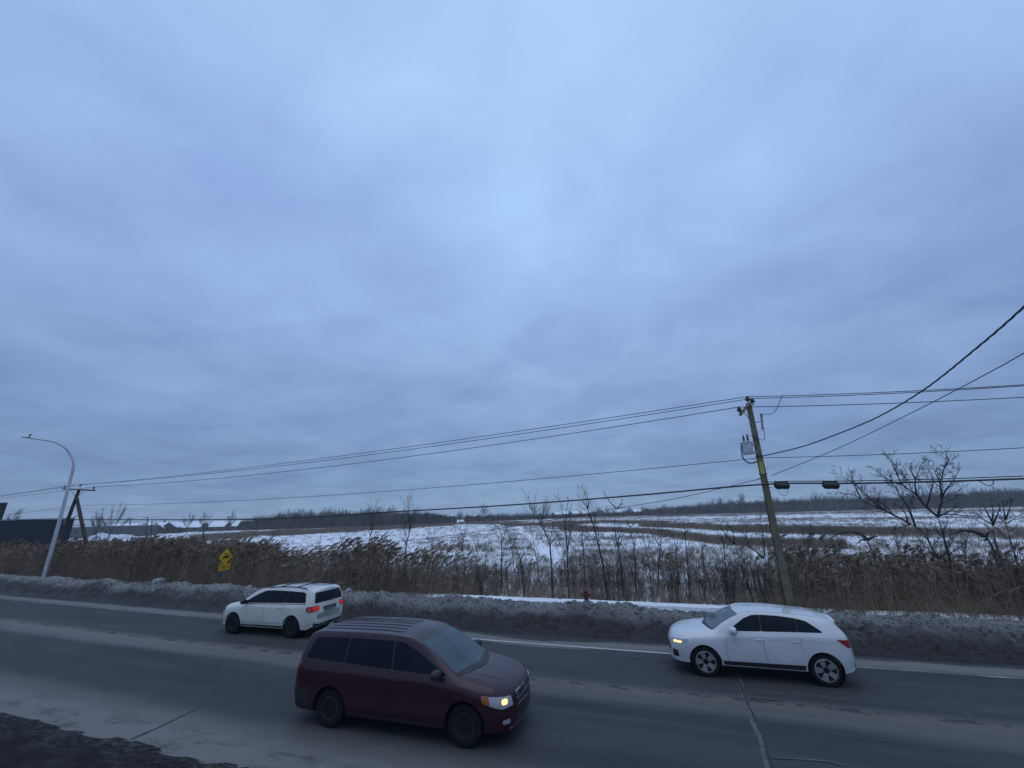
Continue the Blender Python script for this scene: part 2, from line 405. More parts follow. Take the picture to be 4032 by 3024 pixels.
def make_shoulder():
    """dark frozen soil on the camera's side of the road, with a ragged edge"""
    S = axis([(-90, -40, 1), (-40, 12, 0.10), (12, 40, 1)]); T = axis([(-9, 2, 0.6), (2, 7.6, 0.08)])
    ss, tt = np.meshgrid(S, T, indexing='ij'); p = P2(ss, tt)
    edge = 6.76 + 0.50*(fbm(ss*1.2, tt*1.5, 3, 5, .65)-0.5)
    z = 0.022*sstep(0.0, 0.7, edge-tt) - 0.045*sstep(0.0, 0.15, tt-edge) + 0.035*(fbm(ss*1.6, tt*2.6, 8, 5)-0.5)*sstep(-.05, 0.6, edge-tt) + 0.002
    v = np.stack([p[..., 0], p[..., 1], z], -1).reshape(-1, 3)
    m, g, b_ = new_mat('dark_soil'); uv = g.N('ShaderNodeUVMap').outputs[0]; sp = g.N('ShaderNodeSeparateXYZ'); g.L(uv, sp.inputs[0])
    n = g.noise(uv, 1.6, 9, 0.65, (0.6, 1.2, 1)); n2 = g.noise(uv, 9, 6, 0.75, (0.6, 1.2, 1), (4, 4, 0))
    col = g.mix(g.step(0.44, 0.74, n), (.013, .0125, .0125), (.036, .034, .032)); col = g.mix(g.m('MULTIPLY', g.step(0.56, 0.72, n2), .5), col, (.075, .072, .07))
    crumb = g.m('MULTIPLY', g.step(5.9, 6.9, g.m('ADD', sp.outputs[1], g.m('MULTIPLY', g.m('SUBTRACT', n, .5), 1.6))), g.step(.42, .60, n2))
    g.L(g.mix(g.m('MULTIPLY', crumb, .5), col, (.12, .117, .113)), b_.inputs['Base Color']); b_.inputs['Roughness'].default_value = .9; b_.inputs['Specular IOR Level'].default_value = .1
    bp = g.N('ShaderNodeBump'); bp.inputs['Strength'].default_value = .6; bp.inputs['Distance'].default_value = .03; g.L(n2, bp.inputs['Height']); g.L(bp.outputs[0], b_.inputs['Normal'])
    tag(link_mesh('dirt_shoulder', np_mesh('dirt_shoulder', v, grid_faces(len(S), len(T)), np.stack([ss, tt], -1).reshape(-1, 2)), m, None, True, 180), kind='structure')

def make_bank():
    S = axis([(-150, -70, 0.6), (-70, -30, 0.10), (-30, 14, 0.055), (14, 30, 0.2)]); T = axis([(15.5, 19.6, 0.055)])
    ss, tt = np.meshgrid(S, T, indexing='ij'); p = P2(ss, tt)
    foot = 16.0 - 0.25*sstep(-10, -40, -ss)*0 - 0.3*sstep(-14, -40, ss*-1*-1)*0 + 0.35*(fbm(ss*0.35, ss*0+1, 21, 3)-0.5) - 0.35*sstep(-15, -45, ss)*1.0
    crest = 17.45 + 0.5*(fbm(ss*0.25, ss*0+9, 22, 3)-0.5)
    hc = 0.70 + 0.42*(fbm(ss*0.6, ss*0+4, 23, 4)-0.5) + 0.06*sstep(-3, -10, ss) 
    q = np.clip((tt-foot)/(crest-foot), 0, 1); back = sstep(0, 1.35, tt-crest)
    up = hc*(1-(1-q)**1.6)
    z = up*(1-back) + back*(terrain_z(ss, tt)+0.035)
    # ploughed chunks: ridged noise in several sizes
    x1 = ss + 0.25*fbm(ss*2, tt*2, 31, 2); y1 = tt + 0.25*fbm(ss*2, tt*2, 32, 2)
    r1 = 1-np.abs(2*fbm(x1*1.1, y1*1.8, 33, 3)-1)*2; r2 = 1-np.abs(2*fbm(x1*3.0, y1*4.2, 34, 3)-1)*2; r3 = fbm(x1*9, y1*11, 35, 3)
    face = sstep(0.02, 0.3, q)*(1-0.75*sstep(.2, 1.0, tt-crest))
    r4 = fbm(x1*17, y1*19, 36, 2)
    z = z + face*(0.11*(r1-0.4) + 0.13*(r2-0.4) + 0.15*(r3-0.5) + 0.11*(r4-0.5))
    z = np.where(q <= 0.0, -0.02, z); z = np.maximum(z, -0.02)
    v = np.stack([p[..., 0], p[..., 1], z], -1).reshape(-1, 3)
    m, g, b = new_mat('dirty_snow'); uv = g.N('ShaderNodeUVMap').outputs[0]
    sep = g.N('ShaderNodeSeparateXYZ'); g.L(uv, sep.inputs[0])
    n1 = g.noise(uv, 0.9, 7, 0.65, (0.6, 1.5, 1)); n2 = g.noise(uv, 5.5, 7, 0.75, (0.5, 1.8, 1), (5, 3, 0)); n3 = g.noise(uv, 16, 5, 0.8, (0.5, 1.5, 1), (2, 8, 0))
    tn = g.m('ADD', sep.outputs[1], g.m('MULTIPLY', g.m('SUBTRACT', n1, 0.5), 1.0))
    k = g.m('ADD', g.m('MULTIPLY', n1, 0.22), g.m('ADD', g.m('MULTIPLY', n2, 0.45), g.m('MULTIPLY', n3, 0.43)))
    col = g.mix(g.step(0.475, 0.575, k), (.028, .025, .023), (.29, .28, .275))
    col = g.mix(g.step(17.0, 18.0, tn), col, g.mix(g.step(0.45, 0.59, k), (.050, .046, .044), (.35, .345, .348)))   # greyer towards the top
    clean = g.m('MULTIPLY', g.step(17.85, 18.35, tn), g.m('ADD', g.band(sep.outputs[0], -11.5, -8, 1.0, 3.0), g.m('MULTIPLY', g.step(3, 5, sep.outputs[0]), g.m('MULTIPLY', g.step(.46, .56, n1), .8))), True)
    col = g.mix(clean, col, g.mix(n2, (.50, .50, .53), (.84, .85, .88)))      # clean snow behind
    col = g.mix(g.m('MULTIPLY', g.step(17.2, 16.4, tn), 0.88), col, g.mix(n3, (.016, .0145, .0135), (.052, .047, .043)))                        # wet slush at the foot
    g.L(col, b.inputs['Base Color']); b.inputs['Roughness'].default_value = 0.6; b.inputs['Specular IOR Level'].default_value = 0.3
    bp = g.N('ShaderNodeBump'); bp.inputs['Strength'].default_value = 1.0; bp.inputs['Distance'].default_value = 0.10
    g.L(g.m('ADD', n2, n3), bp.inputs['Height']); g.L(bp.outputs[0], b.inputs['Normal'])
    o = link_mesh('snowbank', np_mesh('snowbank', v, grid_faces(len(S), len(T)), np.stack([ss, tt], -1).reshape(-1, 2)), m, None, True, 180)
    tag(o, 'long ploughed bank of dirty grey snow along the far edge of the road', 'snowbank')
    # loose frozen lumps on the crest
    lump_m = mat('frozen_lump', (.30, .30, .31), 0.6, noise=(6, (.13, .128, .128), .4, .65), bump=(14, 0.8, 0.05))
    for k, (u, vv, r, lab) in enumerate([(1372, 2333, .20, 'pointed frozen snow lump on the bank behind the crossover with the lit tail light'),
                                         (1340, 2345, .11, 'small frozen lump just left of the pointed lump on the bank'),
                                         (627, 2292, .24, 'rounded frozen snow lump beside the white stake on the bank')]):
        c = at(u, vv, 17.6); bm = bmesh.new(); bmesh.ops.create_icosphere(bm, subdivisions=3, radius=r)
        for vtx in bm.verts:
            n = float(fbm(vtx.co.x*6+k*7+20, vtx.co.y*6+vtx.co.z*5+20, 50+k, 3)); vtx.co *= 0.65+0.7*n
        o = bm_obj('snow_lump', bm, lump_m, None, True, 40); o.location = c; tag(o, lab, 'snow lump')

# ------------------------------------------------------------------ grass and reeds
def place_many(name, templates, pos, rot, scl, lean, m, jitter=None):
    """one mesh out of many small tufts; lean (n,2) shears by height squared"""
    V = []; Fc = []; base = 0; which = RNG.integers(0, len(templates), len(pos))
    for k, (tv, tf) in enumerate(templates):
        i = np.where(which == k)[0]
        if not len(i): continue
        c, s = np.cos(rot[i])[:, None], np.sin(rot[i])[:, None]; sc = scl[i][:, None] if scl.ndim == 1 else None
        sx, sz = (scl[i, 0][:, None], scl[i, 1][:, None]) if scl.ndim == 2 else (sc, sc)
        x = (tv[:, 0]*c - tv[:, 1]*s)*sx; y = (tv[:, 0]*s + tv[:, 1]*c)*sx; z = tv[:, 2]*sz
        h2 = (tv[:, 2]/max(tv[:, 2].max(), 1e-6))**2
        x = x + lean[i, 0][:, None]*h2*sz; y = y + lean[i, 1][:, None]*h2*sz
        v = np.stack([x+pos[i, 0][:, None], y+pos[i, 1][:, None], z+pos[i, 2][:, None]], -1)
        n = len(tv); f = tf[None]+(np.arange(len(i))*n)[:, None, None]+base
        V.append(v.reshape(-1, 3)); Fc.append(f.reshape(-1, 3)); base += n*len(i)
    me = np_mesh(name, np.concatenate(V), np.concatenate(Fc))
    return link_mesh(name, me, m, None, False)

def blade(v, f, p0, p1, w, d=None, curl=0.0):
    """thin tapering blade in two pieces"""
    p0, p1 = np.array(p0, float), np.array(p1, float); ax = p1-p0; side = np.cross(ax, [0.3, 0.8, 0.1] if d is None else d)
    side = side/np.linalg.norm(side)*w/2; mid = p0+ax*0.55+np.array([0, 0, curl])
    n = len(v); v += [p0-side, p0+side, mid-side*0.8, mid+side*0.8, p1]
    f += [(n, n+1, n+3), (n, n+3, n+2), (n+2, n+3, n+4)]
def reed_template(r, plume=True):
    v = []; f = []; h = 1.0; a = r.uniform(0, 2*PI); w = .0085
    for k in range(3):                                   # stem, pieces rise straight; the lean bends it
        z0, z1 = k/3*h, (k+1)/3*h; n = len(v); ca, sa = math.cos(a)*w/2, math.sin(a)*w/2
        v += [(-ca, -sa, z0), (ca, sa, z0), (-ca*.8, -sa*.8, z1), (ca*.8, sa*.8, z1)]; f += [(n, n+1, n+3), (n, n+3, n+2)]
    for k in range(r.integers(3, 6)):
        z = r.uniform(.15, .8); b = r.uniform(0, 2*PI); l = r.uniform(.12, .26)
        blade(v, f, (0, 0, z), (math.cos(b)*l, math.sin(b)*l, z+r.uniform(-.06, .16)), .011, curl=.04)
    if plume:
        for k in range(7):                               # drooping brush, to one side
            z = 1.0-0.012*k-0.02; b = r.normal(0, .5); l = r.uniform(.05, .10)
            blade(v, f, (0, 0, z), (math.cos(b)*l, math.sin(b)*l, z+r.uniform(-.055, .02)), .030, d=(0.2, 0.3, 1), curl=.012)
        for k in range(4):
            b = r.normal(0, .4); l = r.uniform(.07, .12)
            blade(v, f, (0, 0, .955), (math.cos(b)*l, math.sin(b)*l*.6, 1.0+r.uniform(-.02, .03)), .030, curl=.01)
    return np.array(v), np.array(f)
def tuft_template(r, n, spread, w):
    v = []; f = []
    for k in range(n):
        b = r.uniform(0, 2*PI); q = r.uniform(0, spread); l = r.uniform(.05, .35); h = r.uniform(.55, 1.0); o = r.uniform(0, 2*PI)
        x, y = math.cos(b)*q, math.sin(b)*q
        blade(v, f, (x, y, -0.02), (x+math.cos(o)*l, y+math.sin(o)*l, h), w*r.uniform(.6, 1.3), d=(math.cos(b), math.sin(b), .2))
    return np.array(v), np.array(f)

def dry_mat(name, a, b_, sc=0.35):
    m, g, b = new_mat(name); geo = g.N('ShaderNodeTexCoord').outputs['Object']
    n = g.noise(geo, sc, 4, 0.6); n2 = g.noise(geo, 9.0, 2, 0.5, (1, 1, .25), (3, 3, 3))
    k = g.m('ADD', g.m('MULTIPLY', n, 0.5), g.m('MULTIPLY', n2, 0.5))
    g.L(g.mix(g.step(0.36, 0.64, k), a, b_), b.inputs['Base Color'])
    b.inputs['Roughness'].default_value = 0.85; b.inputs['Specular IOR Level'].default_value = 0.15
    return m

SIGN_ST = (-25.0, 19.2)
def make_reeds():
    m = dry_mat('dry_reed', (.142, .105, .075), (.335, .252, .178))
    r = np.random.default_rng(11); tpl = [reed_template(r, k % 10 < 6) for k in range(20)]
    n = 60000
    s = np.concatenate([r.uniform(-100, 16, n), r.uniform(-100, -22, n//2)]); t = np.concatenate([r.uniform(19.6, 29.5, n), r.uniform(19.0, 36, n//2)])
    dn = fbm(s*0.35, t*0.5, 61, 3); big = fbm(s*0.12, t*0.12, 62, 2)
    front = 20.75 - 1.55*sstep(-8.5, -12, s) - 1.0*sstep(3.0, 7.0, s) + 0.7*(fbm(s*1.1, s*0, 63, 3)-0.5)
    back = 25.0 + 3.5*(big-0.4) - 1.8*sstep(-14, -7, s)*sstep(6, 2, s) + 10*sstep(-26, -40, s) + 2.0*sstep(4, 10, s)
    keep = 0.62*sstep(0, .5, t-front)*sstep(0, 1.2, back-t)*(0.35+0.9*dn)
    sparse = sstep(-13.5, -9, s)*sstep(5.5, 3, s)
    keep = keep*(1-0.64*sparse) * (1 - 0.20*sstep(2.5, 0.5, t-front)*sparse)
    keep = keep*np.where(s < -22, 0.9, 1.0)*(1-sstep(1.7, 1.0, np.hypot((s-SIGN_ST[0]-.3)*1.2, t-SIGN_ST[1]+.6)))
    i = r.random(len(s)) < keep; s, t, sparse = s[i], t[i], sparse[i]; p = P2(s, t)
    z = terrain_z(s, t)
    h = (2.0 + 1.5*(fbm(s*0.45, t*0.45, 64, 3)-0.5))*np.clip(r.normal(.98, .15, len(s)), .5, 1.3)
    h *= 1.0 - 0.20*sstep(4, 8, s) - 0.20*sparse
    lean = np.stack([r.normal(.17, .09, len(s)), r.normal(-.03, .07, len(s))], 1)
    lean[:, 0] += -0.26*sstep(4, 9, s)*r.uniform(0, 1.6, len(s))
    pos = np.stack([p[:, 0], p[:, 1], z-0.03], 1)
    scl = np.stack([h*r.uniform(.9, 1.5, len(s)), h], 1)
    o = place_many('reeds', tpl, pos, r.normal(0, .6, len(s)), scl, lean, m)
    tag(o, 'dense brown dry reeds with drooping plumes filling the roadside ditch', 'reeds', kind='stuff')
    print('reeds', len(s))
    # thin dark whips of scrub standing among the reeds
    r = np.random.default_rng(15); tpl = []
    for k in range(8):
        v = []; f = []
        for j in range(5):
            a = r.uniform(0, 6.3); q = r.uniform(0, .25); x, y = math.cos(a)*q, math.sin(a)*q; ex, ey = r.normal(0, .12, 2); hh = r.uniform(.6, 1.0)
            blade(v, f, (x, y, 0), (x+ex, y+ey, hh), .011, d=(math.cos(a), math.sin(a), 0.1))
            for b in range(4):
                u = r.uniform(.35, .95); bx, by = r.normal(0, .11, 2); blade(v, f, (x+ex*u, y+ey*u, hh*u), (x+ex*u+bx, y+ey*u+by, hh*u+r.uniform(.08, .26)), .006, d=(math.sin(a), math.cos(a), 0.1))
        tpl.append((np.array(v), np.array(f)))
    n = 1050; s = r.uniform(-17, 14, n); t = r.uniform(20.6, 28, n); k = (r.random(n) < .35+.65*sstep(-12, -6, s)) & (fbm(s*.5, t*.5, 66, 2) > .42); s, t = s[k], t[k]; p = P2(s, t)
    h = r.uniform(1.3, 2.5, len(s))*(1-.15*sstep(4, 8, s)); pos = np.stack([p[:, 0], p[:, 1], terrain_z(s, t)-.02], 1)
    o = place_many('scrub', tpl, pos, r.uniform(0, 6.3, len(s)), np.stack([h*.8, h], 1), np.stack([r.normal(-.04, .08, len(s)), r.normal(0, .05, len(s))], 1), mat('scrub_bark', (.062, .047, .040), .9, spec=.1))
    tag(o, 'thin dark leafless whips of scrub among the reeds', 'scrub', kind='stuff')
    # low bent grass under and in front of the reeds
    r = np.random.default_rng(12); tpl = [tuft_template(r, 12, .12, .012) for _ in range(6)]
    n = 15000; s = r.uniform(-70, 15, n); t = r.uniform(19.0, 28, n)
    front = 20.6 - 1.5*sstep(-8.5, -12, s) - 2.2*sstep(3.0, 6.0, s) + 0.7*(fbm(s*1.1, s*0, 63, 3)-0.5)
    sparse = sstep(-13.5, -9, s)*sstep(5.5, 3, s)
    i = (t > front) & (r.random(n) < (0.95-0.30*sparse)) & (np.hypot(s-SIGN_ST[0]-.2, t-SIGN_ST[1]+.3) > 1.0); s, t = s[i], t[i]; p = P2(s, t)
    h = r.uniform(.35, .95, len(s)); pos = np.stack([p[:, 0], p[:, 1], terrain_z(s, t)-0.02], 1)
    lean = np.stack([r.normal(.1, .2, len(s))-0.35*sstep(4, 9, s), r.normal(-.08, .15, len(s))], 1)
    o = place_many('ditch_grass', tpl, pos, r.uniform(0, 2*PI, len(s)), np.stack([h*1.1, h], 1), lean, dry_mat('ditch_grass', (.135, .10, .07), (.27, .205, .14)))
    tag(o, 'tangled low brown grass along the foot of the reeds', 'grass', kind='stuff')

def make_field_grass():
    r = np.random.default_rng(13)
    n = 260000
    az = r.uniform(-0.95, 0.97, n); dep = 26*np.exp(r.uniform(0, math.log(400/26), n)**1.0)
    x = np.tan(az)*dep; y = dep; s, t = to_st(x, y)
    # brown bands and thin stubble: each is a strip of ground, its two edges given where the photo shows them
    z0 = terrain_z(s, t); R = np.array(CAM_R); q = np.stack([x, y, z0-CAM_H], -1) @ R
    u = 2016+F_PX*q[:, 0]/-q[:, 2]; v = 1512-F_PX*q[:, 1]/-q[:, 2]
    near = fbm(s*0.16, t*0.22, 71, 4); mid = fbm(s*0.03, t*0.08, 72, 4); fine = fbm(s*0.8, t*0.8, 73, 3); wob = (fbm(s*.12, t*.12, 75, 3)-.5)*2
    def strip(top, bot, soft=.30, rag=1.3):
        """density inside the strip between two edge lines"""
        tu, tv = np.array(top, float).T; bu, bv = np.array(bot, float).T
        a, b_ = np.interp(u, tu, tv), np.interp(u, bu, bv); k = (v-a)/np.maximum(b_-a, 1e-3)+wob*rag*.3
        ends = (u > tu[0]-60*fine)*(u < tu[-1]+60*fine)
        return sstep(0, soft, k)*sstep(1, 1-soft, k)*ends
    dense = np.zeros(n); tall = np.zeros(n)
    for top, bot, k, hh in BANDS:
        w = k*strip(top, bot); tall = np.where(w > dense, hh, tall); dense = np.maximum(dense, w)
    clear = np.zeros(n)
    for top, bot, k in CLEAR: clear = np.maximum(clear, k*strip(top, bot, .3))
    right = sstep(1700, 2300, u)
    thin = (.09+.02*right) + (.40+.22*right)*sstep(.50, .68, near)*sstep(.42, .6, fine) + .25*right*sstep(.48, .62, mid)
    thin = np.where(v < 2052, thin*1.3, thin)
    keep = np.maximum(np.clip(thin, 0, 1)*0.5*(1-clear), dense*(0.45+0.75*fine))
    keep *= (t > 26.5)
    i = r.random(n) < keep; dn = dense[i]; s, t, x, y, dep = s[i], t[i], x[i], y[i], dep[i]
    z = terrain_z(s, t)
    h = (0.40+0.35*r.random(len(s))) + tall[i]*dn*r.uniform(.7, 1.1, len(s))
    wide = np.clip(dep/45, 0.8, 6.0)
    tpl = [tuft_template(r, 9, .5, .022) for _ in range(8)]
    lean = np.stack([r.normal(-.02, .22, len(s)), r.normal(0, .18, len(s))], 1)
    pos = np.stack([x, y, z-0.03], 1)
    o = place_many('field_grass', tpl, pos, r.uniform(0, 2*PI, len(s)), np.stack([wide*0.8, h], 1), lean, dry_mat('field_grass', (.125, .097, .075), (.235, .18, .135), .05))
    tag(o, 'dry brown grass and stubble standing through the snow of the field', 'grass', kind='stuff')
    print('field', len(s))
# strips of ground (photo pixels of their far and near edges), density, extra height
BANDS = [([(2560, 2066), (2900, 2074), (3200, 2080), (3520, 2090), (3720, 2098)], [(2560, 2076), (2900, 2100), (3200, 2106), (3520, 2112), (3720, 2112)], 1.0, .75),
         ([(2240, 2078), (2550, 2090), (2700, 2106), (2900, 2126), (3300, 2140)], [(2240, 2093), (2550, 2106), (2700, 2131), (2900, 2150), (3300, 2172)], .95, .75),
         ([(2200, 2054), (2420, 2050), (2600, 2054)], [(2200, 2066), (2420, 2062), (2600, 2066)], .9, .5),
         ([(2015, 2060), (2120, 2058), (2240, 2056)], [(2015, 2072), (2120, 2078), (2240, 2080)], .85, .5),
         ([(150, 2120), (300, 2124), (700, 2114), (1000, 2092), (1300, 2080), (1750, 2062)], [(150, 2200), (300, 2172), (700, 2146), (1000, 2119), (1300, 2101), (1750, 2073)], 1.0, .5),
         ([(1840, 2056), (1930, 2054), (2016, 2054)], [(1840, 2066), (1930, 2066), (2016, 2060)], .8, .4),
         ([(2600, 2030), (3000, 2022), (3500, 2012), (4100, 2004)], [(2600, 2036), (3000, 2028), (3500, 2019), (4100, 2016)], .6, .1),
         ([(3000, 2042), (3400, 2040), (4100, 2032)], [(3000, 2047), (3400, 2047), (4100, 2044)], .55, .1),
         ([(1740, 2150), (1900, 2150)], [(1740, 2178), (1900, 2178)], .28, .3),
         ([(3650, 2085), (4100, 2080)], [(3650, 2128), (4100, 2128)], .55, .5)]
CLEAR = [([(1990, 2058), (2040, 2060), (2120, 2120), (2200, 2160)], [(1990, 2062), (2040, 2095), (2120, 2200), (2200, 2260)], .9),
         ([(2250, 2062), (2560, 2066), (2700, 2078), (2900, 2100), (3150, 2106)], [(2250, 2070), (2560, 2086), (2700, 2100), (2900, 2124), (3150, 2134)], .8),
         ([(2600, 2036), (3000, 2030), (3500, 2021), (4100, 2018)], [(2600, 2046), (3000, 2042), (3500, 2038), (4100, 2032)], .75),
         ([(900, 2115), (1500, 2085), (1900, 2062)], [(900, 2180), (1500, 2150), (1900, 2110)], .55)]
# ------------------------------------------------------------------ poles, wires, signs
def M_at(p, z_axis, x_hint=Vector((1, 0, 0))):
    z = Vector(z_axis).normalized(); x = (x_hint - z*x_hint.dot(z)).normalized(); y = z.cross(x)
    m = Matrix((x, y, z)).transposed().to_4x4(); m.translation = p; return m

T_POLE = 19.5
def insulator(name, p, m, parent, s=1.0):
    bm = bmesh.new()
    add_lathe(bm, [(.02*s, -.10*s), (.02*s, 0), (.07*s, .01*s), (.085*s, .04*s), (.05*s, .06*s), (.075*s, .08*s), (.075*s, .105*s), (.045*s, .12*s), (.05*s, .16*s), (.03*s, .18*s)], 14, Matrix.Translation(p))
    return bm_obj(name, bm, m, parent)

def make_utility_pole():
    wood = mat('green_treated_wood', (.118, .108, .066), 0.85, spec=0.2, noise=(2.5, (.20, .185, .118), .38, .68, 8), bump=(30, .4, .01))
    steel = mat('galvanised', (.32, .33, .34), 0.5, 0.6); grey = mat('transformer_grey', (.36, .39, .42), 0.4, noise=(3, (.50, .53, .56), .5, .7))
    ceram = mat('brown_ceramic', (.075, .06, .055), 0.3); black = mat('black_rubber', (.015, .015, .017), 0.5)
    base = at(3108, 2370, T_POLE); top = at(2947, 1588, T_POLE)
    g0 = Vector((base.x, base.y, ground_at(base.x, base.y)-0.3))
    root = thing('utility_pole', 'greenish wooden utility pole carrying a grey transformer beside the snowbank', 'utility pole', (g0.x, g0.y, g0.z))
    rel = lambda p: Vector(p) - g0
    ax = (top-base).normalized(); topl = rel(top); foot = Vector((0, 0, 0)) + (rel(base) - ax*(rel(base).z/ax.z))
    L_ = (topl-foot).length; pt = lambda k: foot + (topl-foot)*k
    bm = bmesh.new(); add_tube(bm, [pt(k) for k in (0, .25, .5, .75, 1)], [.155, .145, .132, .118, .108], 18); bm_obj('pole_shaft', bm, wood, root)
    zk = lambda z: pt((z-foot.z-g0.z)/(topl.z-foot.z))          # point on the pole axis at world height z
    zt = top.z
    es = Vector((E_[0], E_[1], 0)); en = Vector((N_[0], N_[1], 0))
    # short arm angled down towards the left and towards the road
    a0 = zk(zt-0.05) - en*.12; a1 = zk(zt-0.62) - es*.55 - en*.75
    bm = bmesh.new(); d = (a1-a0); add_box(bm, (a0+a1)/2, (.10, .12, d.length), M_at((0, 0, 0), d).to_3x3()); bm_obj('crossarm', bm, wood, root, bevel=.008)
    tube_obj('arm_brace', [a0*.35+a1*.65, zk(zt-1.05) - en*.1], .016, steel, root)
    tips = []
    for q in (zk(zt)+Vector((0, 0, .10)), a0+Vector((0, 0, .02)) + es*.14 + Vector((0, 0, .0)), a1+Vector((0, 0, .13))):
        insulator('insulator', q, ceram, root, 1.25); tips.append(q + g0 + Vector((0, 0, .2)))
    # transformer
    tc = zk(at(2956, 1765, T_POLE).z) - es*.42 - en*.12
    bm = bmesh.new(); add_lathe(bm, [(.19, -.26), (.215, -.25), (.215, .20), (.23, .21), (.23, .24), (.20, .27), (.05, .30)], 26, Matrix.Translation(tc)); tr = bm_obj('transformer', bm, grey, root)
    for dx, dy in ((.08, -.05), (.0, .11)):
        bm = bmesh.new(); b0 = tc + Vector((dx, dy, .27))
        add_lathe(bm, [(.03, -.02), (.035, .0), (.055, .03), (.035, .06), (.055, .09), (.035, .12), (.055, .15), (.035, .18), (.05, .21), (.03, .25), (.014, .33)], 12, Matrix.Translation(b0)); bm_obj('bushing', bm, ceram, tr)
    for dz in (-.19, .14):
        bm = bmesh.new(); q = zk((tc+g0).z+dz); c = (q + tc + Vector((0, 0, dz)))/2; add_box(bm, c, (.34, .06, .09), Matrix.Rotation(-A0, 3, 'Z')); bm_obj('mounting_bracket', bm, steel, root, bevel=.006)
    for k in range(2):
        lead = smooth_path([tc+Vector((-.21, -.03*k, .15)), tc+Vector((-.27, -.02*k, -.1)), tc+Vector((-.22-.03*k, 0, -.42)), tc+Vector((0, 0, -.60-.05*k)), zk((tc+g0).z-.54)], 6)
        tube_obj('service_lead', lead, .014, black, root, 6)
    # fused cutout on its bracket
    f0 = zk(at(2990, 1662, T_POLE).z) + es*.34 - en*.1
    bm = bmesh.new(); add_lathe(bm, [(.05, -.34), (.05, -.25), (.035, -.22), (.045, -.15), (.035, -.1), (.045, -.02), (.035, .05), (.045, .12), (.035, .18), (.05, .22), (.05, .30), (.02, .34)], 12, M_at(f0, (.12, 0, 1))); cut = bm_obj('fused_cutout', bm, mat('cutout_grey', (.20, .19, .19), .5), root)
    tube_obj('cutout_arm', [f0, zk((f0+g0).z)], .02, steel, cut)
    tap = at(3081, 1557, T_POLE)
    tube_obj('jumper', smooth_path([f0+Vector((0, 0, .34)), f0*.5+rel(tap)*.5-Vector((0, 0, .20)), rel(tap)], 8), .013, black, root, 6)
    tube_obj('jumper', smooth_path([f0-Vector((0, 0, .32)), f0*.5+tc*.5+Vector((.25, -.12, -.25)), tc+Vector((.08, -.05, .59))], 8), .012, black, root, 6)
    # climbing pins, steel bands, number plate
    k = 0
    for z in np.arange(zt-0.9, zt-4.2, -0.38):
        q = zk(float(z)); sgn = 1 if k % 2 else -1; k += 1
        tube_obj('climbing_pin', [q, q+es*.24*sgn], .012, steel, root, 6)
    for z in (at(2998, 1797, T_POLE).z, at(3013, 1866, T_POLE).z):
        q = zk(z); bm = bmesh.new(); add_lathe(bm, [(.142, -.02), (.150, -.02), (.150, .02), (.142, .02)], 20, Matrix.Translation(q)); bm_obj('steel_band', bm, mat('dark_band', (.04, .04, .04), .5, .5), root)
    zp = at(3006, 1844, T_POLE).z; q = zk(zp)
    tow = Vector((-q.x-g0.x, -q.y-g0.y, 0)).normalized(); R = M_at(q+tow*.165, tow, Vector((0, 0, 1)))
    side = Vector((0, 0, 1)).cross(tow)                                # to the viewer's right
    Mp = Matrix((side, Vector((0, 0, 1)), tow)).transposed().to_4x4(); Mp.translation = q + tow*.158
    bm = bmesh.new(); add_box(bm, (0, 0, 0), (.13, .48, .008)); bmesh.ops.transform(bm, matrix=Mp, verts=bm.verts)
    pl = bm_obj('number_plate', bm, mat('plate_yellow', (.55, .44, .05), .5), root)
    me = text_mesh('N\n0\n8\n4', .105); me.transform(Mp @ Matrix.Translation((0, -.0, .006)) ); o = link_mesh('number', me, mat('plate_black', (.02, .02, .02), .6), pl, False)
    # ground wire down the pole
    tube_obj('ground_wire', [zk(at(3030, 1960, T_POLE).z)-es*.135-en*.05, zk(.6)-es*.165-en*.05], .014, black, root, 6)
    return g0, zk, tips

WIRE_N = 0
def wire(pts, r, m, label, cat='cable', name='overhead_wire', group=None, seg=6):
    o = tube_obj(name, pts, r, m, None, seg); tag(o, label, cat, group); return o

